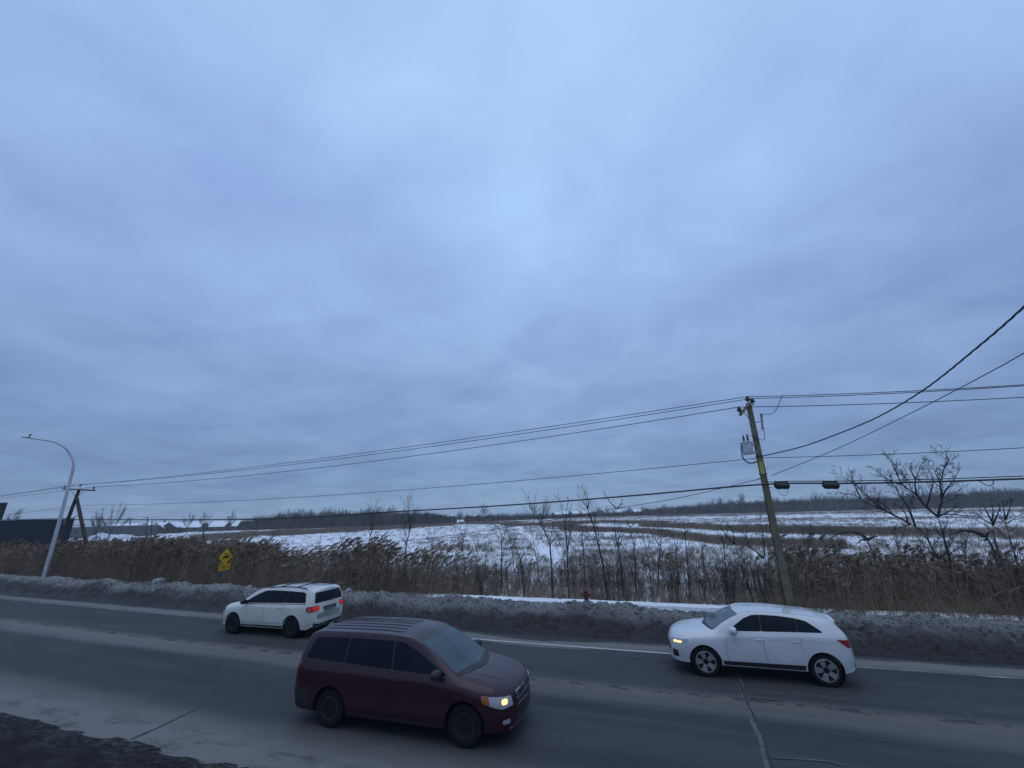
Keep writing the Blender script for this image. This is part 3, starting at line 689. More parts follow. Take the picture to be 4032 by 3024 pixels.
def make_lines():
    wm = mat('wire_dark', (.035, .032, .04), .6); cm = mat('cable_black', (.012, .012, .014), .5)
    tw = mat('twisted_cable', (.022, .019, .022), .55)
    g0, zk, tips = make_utility_pole()
    TA = 21.5
    # A-frame wooden pole on the left
    brown = mat('weathered_brown_wood', (.055, .042, .036), .9, spec=.2, noise=(3, (.10, .078, .064), .4, .65), bump=(25, .4, .01))
    ceram = mat('grey_ceramic', (.12, .11, .115), .35)
    top = at(312, 1927, TA); lt = at(262, 2060, TA); rt = at(343, 2110, TA+.6)
    gz = ground_at(top.x, top.y)-.2
    root = thing('wooden_pole_frame', 'brown wooden A shaped double pole with a crossarm behind the street lamp', 'utility pole', (top.x, top.y, gz))
    o0 = Vector((top.x, top.y, gz)); rel = lambda p: p-o0
    def down(p): return rel(top) + (rel(p)-rel(top))*((0-rel(top).z)/(rel(p).z-rel(top).z))
    lf, rf = down(lt), down(rt); apex = rel(top)
    bm = bmesh.new(); add_tube(bm, [lf, (lf+apex)/2, apex], [.16, .14, .12], 14); bm_obj('pole_shaft', bm, brown, root)
    j = lf + (apex-lf)*.90
    bm = bmesh.new(); add_tube(bm, [rf, (rf+j)/2, j+(apex-lf).normalized()*.1], [.16, .145, .125], 14); bm_obj('brace_pole', bm, brown, root)
    cl, cr = rel(at(248, 1925, TA+1.0)), rel(at(373, 1931, TA-1.0))
    cd = (cr-cl); bm = bmesh.new(); add_box(bm, (cl+cr)/2, (.11, .11, cd.length), M_at((0, 0, 0), cd, Vector((0, 0, 1))).to_3x3()); bm_obj('crossarm', bm, brown, root, bevel=.008)
    for q in (cl, cr):
        tube_obj('arm_brace', [q*.45+(cl+cr)/2*.55 - Vector((0, 0, .05)), apex-(apex-lf).normalized()*.75], .02, ceram, root, 6)
    bm = bmesh.new(); a, b = lf+(apex-lf)*.64, rf+(j-rf)*.78; add_tube(bm, [a, b], .03, 8); bm_obj('tie_bolt', bm, ceram, root)
    L_t = []
    for q in (cl+cd*.04, apex+Vector((0, 0, .16)), cr-cd*.04):
        insulator('insulator', q+Vector((0, 0, .13)), ceram, root, 1.1); L_t.append(q+o0+Vector((0, 0, .28)))
    # conductors: previous span, this span, next span; each wire one long thing
    right_px = [(4032, 1515), (4032, 1519), (4032, 1564)]
    names = ['topmost thin power wire from the top of the green pole to the brown pole', 'middle thin power wire just under the topmost one at the green pole',
             'lowest of the three power wires at the outer end of the pole arm']
    dz_l = [(0, 1952), (0, 1955), (0, 1962)]
    for k in range(3):
        a, b = L_t[k], tips[k]
        # sag over the span, and on towards poles beyond the frame
        span = []
        for i in range(41):
            u = i/40; p = a.lerp(b, u); p.z -= 0.42*4*u*(1-u)*(1+.15*k); span.append(p)
        q = at(*right_px[k], T_POLE); d = q-b
        nxt = [b + d*u + Vector((0, 0, .25*u*(u-1))) for u in np.linspace(0.05, 3.0, 30)]
        ql = at(*dz_l[k], TA+.5); d2 = ql-a; prv = [a + d2*u + Vector((0, 0, .12*u*(u-1))) for u in np.linspace(2.2, 0.05, 20)]
        wire(prv+span+nxt, .017, wm, names[k], group='three power wires')
    # neutral below
    zn = at(2990, 1803, T_POLE); an = at(335, 1989, TA)
    mid = [an.lerp(zn, u) - Vector((0, 0, .75*4*u*(1-u)*.6)) for u in np.linspace(0, 1, 30)]
    q = at(4032, 1763, T_POLE); ql = at(0, 2030, TA+.5)
    wire([an+(ql-an)*u for u in (1.5, 1, .5)]+mid+[zn+(q-zn)*u + Vector((0, 0, .2*u*(u-1))) for u in np.linspace(.05, 3, 20)], .014, wm, 'single thin wire below the transformer running to the brown A shaped pole')
    # thick telephone cable
    TT = T_POLE-.2
    pts = [at(0, 2047, TA), at(296, 2046, TA), at(1008, 2044, TA-.3), at(1500, 2018, 20.8), at(2016, 1988, 20), at(2500, 1951, TT), at(3010, 1907, TT), at(3370, 1903, TT), at(3700, 1896, TT), at(4032, 1885, TT)]
    pts = smooth_path(pts, 6); pts += [pts[-1] + (pts[-1]-pts[-7])*k for k in (1, 2, 3)]
    wire(pts, .034, cm, 'thick black telephone cable slung low between the two poles', name='telephone_cable', seg=8)
    lash = [p+Vector((0, 0, .09)) for p in smooth_path([at(3020, 1908, TT), at(3113, 1904, TT), at(3370, 1903, TT), at(3700, 1896, TT), at(4032, 1885, TT)], 6)]
    wire(lash, .018, cm, 'thin black support strand just above the thick cable at the right', name='support_strand')
    # slack low line along the road
    pts = smooth_path([at(u, v, t) for u, v, t in ((600, 2128, TA), (890, 2149, TA), (1100, 2155, 21.2), (1555, 2133, 21), (2016, 2073, 20.6), (2453, 1998, 20.2), (2700, 1955, 19.9), (3015, 1880, T_POLE))], 6)
    wire(pts, .013, wm, 'thin slack line sagging from the green pole down across the field to the left')
    # two service drops across the road towards the near right
    a = zk(at(3012, 1797, T_POLE).z)+g0
    def drop(a, mids, r, m, lab, twist=False):
        P = smooth_path([a]+[at(u, v, t) for u, v, t in mids], 14)
        if twist:
            o = thing('twisted_cable', lab, 'cable', a); tot = 0
            acc = [0]
            for p, q in zip(P, P[1:]): tot += (q-p).length; acc.append(tot)
            n = int(tot/.09); dense = []
            for i in range(n+1):
                l = tot*i/n; k = max(0, min(len(acc)-2, int(np.searchsorted(acc, l))-1)); dense.append(P[k].lerp(P[k+1], (l-acc[k])/(acc[k+1]-acc[k])))
            for ph in (0, 2*PI/3, 4*PI/3):
                st = []
                for i, p in enumerate(dense):
                    d = (dense[min(i+1, n)]-dense[max(i-1, 0)]).normalized(); x = d.cross(Vector((0, 0, 1))).normalized(); y = x.cross(d)
                    w = 2*PI*i*.09/1.1+ph; st.append(p+(x*math.cos(w)+y*math.sin(w))*.013 - a)
                tube_obj('strand', st, r, m, o, 5)
        else: wire(P, r, m, lab, name='service_wire')
    drop(a, [(3150, 1761, 18.6), (3300, 1708, 17.3), (3460, 1640, 15.8), (3640, 1533, 13.9), (3840, 1375, 11.6), (4032, 1208, 9.6), (4400, 850, 7)], .010, tw, 'twisted black service cable rising from the pole to the upper right edge', True)
    a2 = at(3040, 1872, T_POLE)
    drop(a2, [(3300, 1765, 17.2), (3600, 1620, 14.6), (3840, 1496, 12.4), (4032, 1390, 10.6), (4400, 1165, 8)], .012, tw, 'single straight service wire rising to the right below the twisted cable')
    # splice cases hung from the cable, and slack loops
    sm = mat('splice_black', (.013, .014, .014), .45)
    for (u0, u1, v, lab) in ((3050, 3108, 1913, 'black splice case hung on the thick cable right beside the green pole'), (3240, 3304, 1912, 'black splice case hung on the thick cable farther from the green pole')):
        p, q = at(u0, v, TT), at(u1, v, TT); d = q-p; c = (p+q)/2
        o = thing('splice_case', lab, 'splice case', c); bm = bmesh.new(); L2 = d.length
        M = M_at((0, 0, 0), d, Vector((0, 0, 1)))
        add_lathe(bm, [(.04, -L2/2-.02), (.07, -L2/2), (.125, -L2/2+.05), (.125, -L2*.22), (.14, -L2*.2), (.14, -L2*.14), (.125, -L2*.12), (.125, L2*.12), (.14, L2*.14), (.14, L2*.2), (.125, L2*.22), (.125, L2/2-.05), (.07, L2/2), (.04, L2/2+.02)], 18, M); bm_obj('case_body', bm, sm, o)
        for k in (-.36, .36):
            tube_obj('hanger', [d*k+Vector((0, 0, .1)), d*k+Vector((0, 0, .22))], .014, sm, o, 6)
        bm = bmesh.new(); add_box(bm, Vector((0, 0, .135)), (L2*.98, .05, .05), Matrix.Rotation(math.atan2(d.y, d.x), 3, 'Z')); bm_obj('top_flange', bm, sm, o, bevel=.008)
    lp = smooth_path([at(3850, 1890, TT), at(3880, 1908, TT), at(3893, 1913, TT), at(3908, 1908, TT), at(3912, 1897, TT), at(3905, 1888, TT)], 6)
    wire(lp, .014, tw, 'small loop of slack cable hanging below the thick cable near the right edge', name='cable_loop')
    lp = smooth_path([at(3060, 1922, TT), at(3070, 1940, TT), at(3085, 1951, TT), at(3098, 1945, TT), at(3101, 1924, TT)], 6)
    wire(lp, .007, tw, 'thin drooping loop of wire under the splice case by the pole', name='cable_loop')

def make_street_lamp():
    m = mat('lamp_aluminium', (.42, .42, .43), .45, .35, noise=(4, (.52, .52, .53), .4, .7)); dk = mat('lamp_head_grey', (.16, .16, .17), .5, .3)
    TL = 18.7; base = at(172, 2275, TL); gz = min(base.z, .45)
    st = [(172, 2275), (219, 2108), (245, 2011), (268, 1925), (279, 1882)]
    n3 = Vector((N_[0], N_[1], 0))
    # straight shaft, then an arm that bends out over the road
    P = [at(u, v, TL) for u, v in st]
    arm_px = [(289, 1840), (288, 1815), (277, 1790), (255, 1762), (225, 1745), (190, 1735), (150, 1730), (122, 1725)]
    offs = [.05, .15, .35, .75, 1.15, 1.6, 2.1, 2.45]
    A = [at(u, v, TL-o) for (u, v), o in zip(arm_px, offs)]
    root = thing('street_lamp', 'tall curved grey street lamp leaning in from the left snowbank', 'street lamp', (base.x, base.y, -.1))
    rel = lambda p: p - Vector((base.x, base.y, -.1))
    foot = rel(P[0]) - (P[1]-P[0]).normalized()*((rel(P[0])).z)
    bm = bmesh.new(); pts = [foot]+[rel(p) for p in P]; add_tube(bm, pts, list(np.linspace(.14, .10, len(pts))), 16); bm_obj('lamp_post', bm, m, root)
    arm = smooth_path([rel(P[-1])]+[rel(p) for p in A], 6); bm = bmesh.new(); add_tube(bm, arm, list(np.linspace(.10, .045, len(arm))), 14); bm_obj('lamp_arm', bm, m, root)
    e0, e1 = rel(at(126, 1726, TL-2.4)), rel(at(84, 1721, TL-3.1)); d = e1-e0
    side = d.cross(Vector((0, 0, 1))).normalized(); up = side.cross(d).normalized(); L_ = d.length; d.normalize()
    bm = bmesh.new(); prof = [(0, .05, .045), (.12, .075, .06), (.3, .13, .07), (.6, .15, .055), (.85, .12, .04), (1.0, .05, .02)]; rings = []
    for k, w, h in prof:
        c = e0+d*L_*k; rings.append([bm.verts.new(c+side*w*math.cos(a)*1.0+up*h*math.sin(a)*(1 if math.sin(a) > 0 else .55)) for a in np.linspace(0, 2*PI, 14, endpoint=False)])
    for r0, r1 in zip(rings, rings[1:]):
        for k in range(14): bm.faces.new((r0[k], r0[(k+1) % 14], r1[(k+1) % 14], r1[k]))
    bm.faces.new(rings[0]); bm.faces.new(rings[-1]); hd = bm_obj('lamp_head', bm, dk, root)
    bm = bmesh.new(); add_lathe(bm, [(.04, 0), (.045, .05), (.03, .08)], 10, Matrix.Translation(e0+d*L_*.35+up*.06)); bm_obj('photocell', bm, dk, hd)
    # a bird sitting on the lamp
    c = at(116, 1721, TL-2.55); c.z += .06; bm = bmesh.new()
    bmesh.ops.create_uvsphere(bm, u_segments=14, v_segments=10, radius=1.0); hv = list(bm.verts)
    for v in hv: v.co = Vector((v.co.x*.13*(1-.25*(v.co.x < 0)), v.co.y*.062*(1-.5*max(0, -v.co.x)), v.co.z*.075-.02*v.co.x*0+.03*v.co.x))
    n0 = len(bm.verts); r = bmesh.ops.create_uvsphere(bm, u_segments=12, v_segments=8, radius=.046)
    for v in r['verts']: v.co += Vector((.11, 0, .085))
    r = bmesh.ops.create_cone(bm, segments=8, radius1=.015, radius2=.002, depth=.045, cap_ends=True)
    for v in r['verts']: v.co = Vector((v.co.z+.165, v.co.y, v.co.x+.08))
    add_box(bm, Vector((-.16, 0, -.025)), (.14, .05, .014), Matrix.Rotation(.25, 3, 'Y'))
    for sy in (-.022, .022): add_tube(bm, [Vector((.01, sy, -.06)), Vector((.015, sy, -.11))], .006, 6)
    for v in bm.verts: v.co.z += .11
    o = bm_obj('bird', bm, mat('bird_dark', (.045, .043, .045), .7), None); o.location = c + Vector((0, 0, -.02)); o.rotation_euler = (0, 0, 2.2)
    tag(o, 'small dark bird perched on the head of the street lamp', 'bird')

def make_sign():
    ye = mat('sign_yellow', (.78, .42, .012), .45, noise=(5, (.66, .35, .012), .45, .7)); bk = mat('sign_black', (.015, .014, .014), .6); st = mat('sign_post', (.20, .20, .205), .5, .5)
    TS = 19.1; c = at(889, 2192, TS); b = at(884, 2233, TS)
    g = Vector((c.x, c.y, ground_at(c.x, c.y)))
    root = thing('road_sign', 'yellow diamond warning sign above a small yellow distance plate among the reeds', 'road sign', g)
    # faces traffic in the far lane, half turned to the camera
    tow = Vector((-c.x, -c.y, 0)).normalized(); face = Matrix.Rotation(math.radians(46), 3, 'Z') @ tow; side = Vector((0, 0, 1)).cross(face)
    def frame(p, lean=0.0):
        M = Matrix((side, Vector((0, 0, 1)), face)).transposed().to_4x4(); M.translation = p-g; return M
    D = (at(889, 2158, TS)-at(889, 2222, TS)).length/2*1.02
    def poly(name, pts, th, M, m, par, bev=.0):
        bm = bmesh.new(); vs = [bm.verts.new((x, y, 0)) for x, y in pts]; f = bm.faces.new(vs)
        r = bmesh.ops.extrude_face_region(bm, geom=[f]); bmesh.ops.translate(bm, vec=(0, 0, th), verts=[v for v in r['geom'] if isinstance(v, bmesh.types.BMVert)])
        bmesh.ops.transform(bm, matrix=M, verts=bm.verts); return bm_obj(name, bm, m, par, False)
    def rounded(pts, r=.05, n=4):
        out = []
        for i, p in enumerate(pts):
            p = Vector(p); a = Vector(pts[i-1]); b = Vector(pts[(i+1) % len(pts)]); pa = p+(a-p).normalized()*r; pb = p+(b-p).normalized()*r
            for k in range(n+1):
                u = k/n; q = pa*(1-u)**2 + p*2*u*(1-u) + pb*u*u; out.append((q.x, q.y))
        return out
    M1 = frame(c)
    dia = poly('diamond_panel', rounded([(0, -D), (D, 0), (0, D), (-D, 0)], D*.12), .012, M1, ye, root)
    # the black symbol: a low hooked bed with a ramp raised over it
    s = D*.95
    bed = [(-.56, -.20), (-.50, -.02), (-.30, -.04), (-.22, .10), (.34, .12), (.42, .20), (.50, .16), (.44, -.14), (.20, -.18), (-.30, -.20), (-.40, -.26)]
    ramp = [(-.40, .42), (-.34, .36), (.40, .13), (.40, .19), (-.30, .44), (-.36, .47)]
    for nm, pp in (('symbol_bed', bed), ('symbol_ramp', ramp)):
        poly(nm, [(x*s, y*s) for x, y in pp], .004, M1 @ Matrix.Translation((0, 0, .0125)), bk, dia)
    w, h = D*.84, D*.36
    M2 = frame(b); pan = poly('distance_plate', rounded([(-w, -h), (w, -h), (w, h), (-w, h)], .03), .012, M2, ye, root)
    me = text_mesh('150 m', h*1.45); bb = np.array([v.co[:] for v in me.vertices]); k = 1.55*w/(bb[:, 0].max()-bb[:, 0].min())
    me.transform(M2 @ Matrix.Translation((0, 0, .0145)) @ Matrix.Diagonal((k, min(k, 1.25), 1, 1))); link_mesh('distance_text', me, bk, pan, False)
    bm = bmesh.new(); add_box(bm, Vector((0, 0, (c.z-g.z+D*.7)/2-.2)) - face*.03, (.06, .04, c.z-g.z+D*.7+.4), Matrix.Rotation(math.atan2(side.y, side.x), 3, 'Z')); bm_obj('sign_post', bm, st, root, bevel=.006)

def make_hydrant():
    red = mat('hydrant_red', (.115, .010, .012), .5, noise=(8, (.07, .010, .010), .4, .7)); dk = mat('hydrant_dark', (.03, .012, .014), .5)
    p = at(2310, 2372, 19.1); g = Vector((p.x, p.y, p.z-.25)); H = at(2296, 2316, 19.1).z - p.z
    root = thing('fire_hydrant', 'dark red fire hydrant standing in the snow beside the road', 'fire hydrant', g); k = H/.62; z0 = .25
    bm = bmesh.new(); add_lathe(bm, [(.095, -.1), (.095, z0+.36*k), (.115, z0+.37*k), (.115, z0+.40*k), (.10, z0+.41*k), (.10, z0+.47*k)], 22); bm_obj('barrel', bm, red, root)
    bm = bmesh.new(); add_lathe(bm, [(.125, z0+.47*k), (.125, z0+.495*k), (.105, z0+.50*k), (.085, z0+.55*k), (.05, z0+.585*k), (.026, z0+.59*k), (.026, z0+.625*k)], 22); bm_obj('bonnet', bm, red, root)
    for a in (0, PI):
        bm = bmesh.new(); M = Matrix.Translation((0, 0, z0+.335*k)) @ Matrix.Rotation(-A0+a, 4, 'Z') @ Matrix.Rotation(PI/2, 4, 'Y'); add_lathe(bm, [(.045, .05), (.045, .13), (.062, .135), (.062, .175), (.022, .18), (.022, .20)], 16, M); bm_obj('side_outlet', bm, red, root)
    bm = bmesh.new(); M = Matrix.Translation((0, 0, z0+.31*k)) @ Matrix.Rotation(-A0-PI/2, 4, 'Z') @ Matrix.Rotation(PI/2, 4, 'Y'); add_lathe(bm, [(.06, .05), (.06, .12), (.078, .125), (.078, .17), (.03, .175), (.03, .20)], 18, M); bm_obj('front_outlet', bm, dk, root)
    # little white stake on the bank, left
    a, b = at(600, 2306, 18.2), at(607, 2281, 18.2); bm = bmesh.new(); d = b-a; add_tube(bm, [a-d*.6, b], .045, 10); o = bm_obj('marker_stake', bm, mat('stake_white', (.6, .6, .58), .5), None)
    tag(o, 'short white marker stake tilted on top of the left snowbank', 'stake')
# ------------------------------------------------------------------ bare trees
class Twigs:
    def __init__(self): self.V = []; self.F = []; self.n = 0
    def tube(self, P, R, seg):
        P = np.asarray(P, float); R = np.asarray(R, float); d = np.gradient(P, axis=0); d /= np.linalg.norm(d, axis=1)[:, None]+1e-9
        ref = np.where(np.abs(d[:, 2:3]) > .9, np.array([[1., 0, 0]]), np.array([[0, 0, 1.]]))
        a = np.cross(d, ref); a /= np.linalg.norm(a, axis=1)[:, None]; b = np.cross(d, a)
        th = np.arange(seg)*2*PI/seg
        v = P[:, None]+R[:, None, None]*(a[:, None]*np.cos(th)[None, :, None]+b[:, None]*np.sin(th)[None, :, None])
        n = len(P); i = np.arange(n-1)[:, None]*seg; k = np.arange(seg)[None]; k2 = (k+1) % seg
        f = np.stack([i+k, i+k2, i+seg+k2, i+seg+k], -1).reshape(-1, 4)+self.n
        self.V.append(v.reshape(-1, 3)); self.F.append(f); self.n += n*seg
    def obj(self, name, m, parent):
        if not self.V: return None
        return link_mesh(name, np_mesh(name, np.concatenate(self.V), np.concatenate(self.F)), m, parent, True, 180)

def resample(P, n):
    P = np.asarray([tuple(p) for p in P], float); l = np.concatenate([[0], np.cumsum(np.linalg.norm(np.diff(P, axis=0), axis=1))]); q = np.linspace(0, l[-1], n)
    return np.stack([np.interp(q, l, P[:, k]) for k in range(3)], 1), l[-1]
def side_shoots(tw, P, L, r0, r, depth, dens, up=.35, k0=.25, spread=.75, seg=3, minr=.0035):
    """shoots along the path P (n,3); length falls off towards the tip"""
    n = max(2, int(L*dens)); rr = r0
    for j in range(n):
        u = k0+(1-k0)*(j+r.random())/n; f = u*(len(P)-1); i = min(int(f), len(P)-2); p = P[i]*(1-f+i)+P[i+1]*(f-i)
        t = P[i+1]-P[i]; t = t/np.linalg.norm(t); q = r.normal(size=3); q -= t*q.dot(t); q /= np.linalg.norm(q)
        d = t*(1-spread*.55)+q*spread+np.array([0, 0, up]); d /= np.linalg.norm(d)
        l = min(L*(.14+.24*(1-u)), 1.5)*r.uniform(.45, 1.25)*(1 if depth > 1 else .9); l = max(l, .12)
        m = max(3, int(l/.18)); pts = [p]; dd = d
        for _ in range(m):
            dd = dd+r.normal(0, .10, 3)+np.array([0, 0, up*.16]); dd /= np.linalg.norm(dd); pts.append(pts[-1]+dd*l/m)
        pts = np.array(pts); ra = max(minr, min(rr*(1-u*.8)*.30, .016)); tw.tube(pts, np.linspace(ra, minr*.7, len(pts)), seg)
        if depth > 1: side_shoots(tw, pts, l, ra, r, depth-1, dens*1.25, up, .2, spread, 3, minr)
def wobble(P, r, a):
    P = P.copy(); w = np.cumsum(r.normal(0, a, (len(P), 3)), axis=0); w -= np.linspace(0, 1, len(P))[:, None]*w[-1]; P[1:-1] += w[1:-1]; return P
def near_tree(name, label, paths, t, r0, seed, group, m, dens=3.2, depth=2, cat='tree', minr=.0045, up=.35):
    """paths: lists of photo pixels; the first is the trunk, the rest are limbs (start on the trunk)"""
    r = np.random.default_rng(seed); base = at(*paths[0][0], t); gz = ground_at(base.x, base.y)
    root = thing(name, label, cat, (base.x, base.y, gz-.1), 0, group); off = np.array((base.x, base.y, gz-.1))
    trunk = Twigs(); crown = Twigs(); main = None; allp = []
    for k, pp in enumerate(paths):
        dt = r.uniform(-.9, .9) if k else 0.0
        pts = [np.array(at(u, v, t+dt*(i/(max(1, len(pp)-1)))+0)) for i, (u, v) in enumerate(pp)]
        if k == 0:
            d = pts[1]-pts[0]; pts = [pts[0]-d*((pts[0][2]-gz+.1)/max(d[2], .2))] + pts
        else:
            ref = np.array(at(*pp[0], t)); near = np.concatenate(allp); j = np.argmin(np.linalg.norm(near-ref, axis=1)); pts[0] = near[j]
            for i in range(1, len(pts)): pts[i] = pts[i] + (near[j]-ref)*max(0, 1-i/2)
        P, L = resample(smooth_path(pts, 6), max(8, int(len(pts)*6))); P = wobble(P, r, .007*min(1, L/3))-off*1.0
        ra = r0 if k == 0 else r0*(.50 if k < 3 else .32)
        R = np.linspace(ra, max(minr*1.2, ra*.12), len(P))**1.0; R = R*np.linspace(1, .75, len(P)); allp.append(P+off)
        if k == 0: main = P+off; trunk.tube(P, R, 8)
        else: crown.tube(P, R, 6)
        side_shoots(crown, P, L, ra, r, depth, dens*(1.0 if k else .8), up, .45 if k == 0 else .2, minr=minr)
    trunk.obj('trunk', m, root); crown.obj('crown', m, root)
    return root

def make_near_trees():
    m = mat('bark_dark', (.036, .030, .029), .9, spec=.12, noise=(6, (.065, .055, .052), .4, .65))
    g = 'bare saplings along the ditch'
    S = [  # (label, paths, t, r0)
     ('young bare tree with a forked spreading top nearest the middle of the field track', [[(2174, 2307), (2163, 2139), (2127, 2063), (2106, 2008), (2078, 1952)], [(2127, 2063), (2140, 2010), (2150, 1965)], [(2163, 2139), (2190, 2115)]], 23.5, .055),
     ('vase shaped bare sapling whose many upright stems split low, left of the hydrant', [[(2239, 2323), (2233, 2171), (2228, 2100)], [(2233, 2171), (2225, 2080), (2211, 2008), (2195, 1945)], [(2233, 2171), (2246, 2099), (2262, 2060), (2280, 2015)], [(2235, 2180), (2205, 2140), (2180, 2080)], [(2228, 2100), (2230, 2010), (2240, 1960)], [(2246, 2110), (2243, 2030), (2250, 1985)]], 23, .06),
     ('tall slanting bare sapling just right of the hydrant with a long open crown', [[(2385, 2307), (2355, 2144), (2331, 2052), (2312, 2005), (2272, 1945)], [(2331, 2060), (2315, 2010), (2295, 1925), (2282, 1922)], [(2312, 2005), (2318, 1975), (2306, 1940)], [(2355, 2144), (2330, 2120), (2310, 2095)], [(2352, 2140), (2372, 2110), (2385, 2080)]], 23.5, .06),
     ('slim bare tree with a Y shaped top under the thick cable', [[(2453, 2307), (2440, 2190), (2421, 2085), (2426, 2003)], [(2426, 2005), (2400, 1975), (2378, 1945), (2370, 1940)], [(2426, 2005), (2445, 1985), (2449, 1962)], [(2426, 2000), (2455, 1993)], [(2421, 2085), (2405, 2065)]], 24, .05),
     ('short bare sapling forking into a small cup right of the Y topped tree', [[(2502, 2293), (2500, 2170), (2485, 2100), (2480, 2076)], [(2480, 2078), (2470, 2060), (2474, 2040)], [(2480, 2078), (2496, 2065), (2500, 2045)], [(2502, 2150), (2512, 2090), (2518, 2060)]], 25, .05),
     ('thin straight bare sapling crossing the brown reed band midway to the green pole', [[(2592, 2290), (2600, 2158), (2606, 2090), (2614, 2041)], [(2600, 2150), (2570, 2110), (2560, 2085)], [(2606, 2090), (2580, 2060)]], 24.5, .045),
     ('small bare sapling with a few forked twigs before the second snow strip', [[(2712, 2290), (2706, 2171), (2697, 2100), (2692, 2049)], [(2697, 2110), (2680, 2090)], [(2697, 2105), (2716, 2082)]], 25, .045),
     ('bare tree left of the green pole with limbs stretched to the left', [[(2945, 2310), (2915, 2220), (2893, 2144)], [(2893, 2144), (2862, 2115), (2848, 2092), (2834, 2068)], [(2893, 2144), (2888, 2110), (2876, 2072)], [(2905, 2190), (2880, 2170), (2858, 2160)]], 23.5, .06),
     ('bare tree right against the green pole with a forked trunk', [[(3012, 2320), (3010, 2240), (3006, 2198)], [(3006, 2200), (2975, 2170), (2952, 2150), (2924, 2098), (2875, 2074)], [(3008, 2200), (3010, 2170), (3000, 2090), (2994, 2060), (2988, 2030)], [(2952, 2150), (2930, 2140), (2905, 2125)], [(2924, 2100), (2930, 2070)]], 23, .06),
     ('crooked short dead stem at the left end of the open snow', [[(1045, 2195), (1060, 2125), (1071, 2108)], [(1068, 2110), (1085, 2092), (1100, 2085)]], 24, .05),
     ('very thin straight whip of a sapling between two crooked ones at the left', [[(1262, 2255), (1260, 2170), (1261, 2112)]], 23, .03),
     ('crooked bare sapling left of the one with a tall brush top', [[(1348, 2215), (1353, 2150), (1358, 2110), (1375, 2090)], [(1353, 2150), (1342, 2115), (1338, 2098)], [(1360, 2165), (1372, 2120)]], 24, .05),
     ('bare sapling with a tall feathery spire rising over the distant woods', [[(1452, 2195), (1452, 2140), (1462, 2090), (1470, 2030), (1483, 1968)], [(1456, 2130), (1485, 2110), (1505, 2085)], [(1462, 2090), (1450, 2065)]], 24, .05),
     ('bare sapling with a bushy top and twigs down its trunk, left of the dark shrub', [[(1594, 2210), (1600, 2140), (1612, 2090), (1608, 2030), (1603, 1955)], [(1612, 2085), (1625, 2040), (1628, 1990)], [(1600, 2140), (1575, 2110)], [(1600, 2135), (1630, 2120), (1645, 2105)], [(1609, 2030), (1590, 2000)]], 24, .055),
     ('short twiggy sapling between the dark shrub and the field track', [[(1975, 2250), (1975, 2150), (1972, 2090), (1942, 2065)], [(1975, 2150), (1990, 2100), (2010, 2060)]], 24, .045),
     ('low crooked sapling at the left of the vase shaped one', [[(2060, 2290), (2050, 2200), (2030, 2150), (2025, 2110)], [(2050, 2200), (2080, 2160)], [(2110, 2200), (2125, 2140)]], 23, .04),
     ('thin sapling among reeds far left beside the yellow sign', [[(770, 2190), (788, 2150), (800, 2105), (806, 2080)], [(790, 2140), (812, 2110)]], 26, .045),
    ]
    for k, (lab, paths, t, r0) in enumerate(S):
        near_tree('bare_sapling', lab, paths, t, r0*1.25, 100+k, g, m, 4.2, 2, up=.4, minr=.0065)
    rr = np.random.default_rng(77)
    for k in range(14):
        u0 = [1700, 1820, 2030, 2130, 2310, 2420, 2545, 2660, 2760, 2850, 3190, 3290, 3560, 3800][k]+rr.uniform(-15, 15); t = rr.uniform(24, 27.5); vb = 2240; top = rr.uniform(2030, 2110); lean = rr.uniform(-35, 10)
        stem = [(u0, vb), (u0+lean*.3, vb*.6+top*.4), (u0+lean, top)]; j = [(u0+lean*.25, vb*.65+top*.35), (u0+lean*.2-rr.uniform(12, 26), vb*.3+top*.7), (u0+lean*.2-rr.uniform(18, 40), top+rr.uniform(5, 35))]; q = [(u0+lean*.3, vb*.55+top*.45), (u0+lean*.4+rr.uniform(8, 22), vb*.25+top*.75), (u0+lean*.4+rr.uniform(12, 34), top+rr.uniform(0, 25))]
        near_tree('bare_sapling', 'one of many thin leafless saplings scattered between the reeds and the field', [stem, j, q], t, .035, 500+k, 'thin saplings behind the reeds', m, 4.5, 2, up=.35, minr=.0062)
    # the larger trees at the right
    near_tree('bare_tree', 'largest bare tree at the right, two tall limbs parting low on its trunk', [[(3742, 2215), (3714, 2106), (3693, 2035)],
        [(3693, 2036), (3703, 2000), (3710, 1963), (3703, 1897), (3721, 1827), (3722, 1771)], [(3693, 2036), (3647, 1995), (3609, 1949), (3557, 1911), (3518, 1834), (3506, 1790)],
        [(3609, 1949), (3602, 1890), (3633, 1820), (3655, 1808)], [(3710, 1955), (3735, 1915), (3756, 1890), (3783, 1838)], [(3700, 2032), (3760, 2028), (3818, 2033), (3870, 2020)], [(3557, 1911), (3500, 1890), (3434, 1841)],
        [(3703, 1897), (3680, 1850)], [(3647, 1995), (3668, 1930), (3672, 1880), (3645, 1835)], [(3721, 1827), (3740, 1800)], [(3700, 2035), (3745, 2010), (3768, 2000)], [(3602, 1890), (3585, 1850), (3588, 1825)]], 24.5, .115, 200, None, m, 6.5, 3, minr=.0072, up=.22)
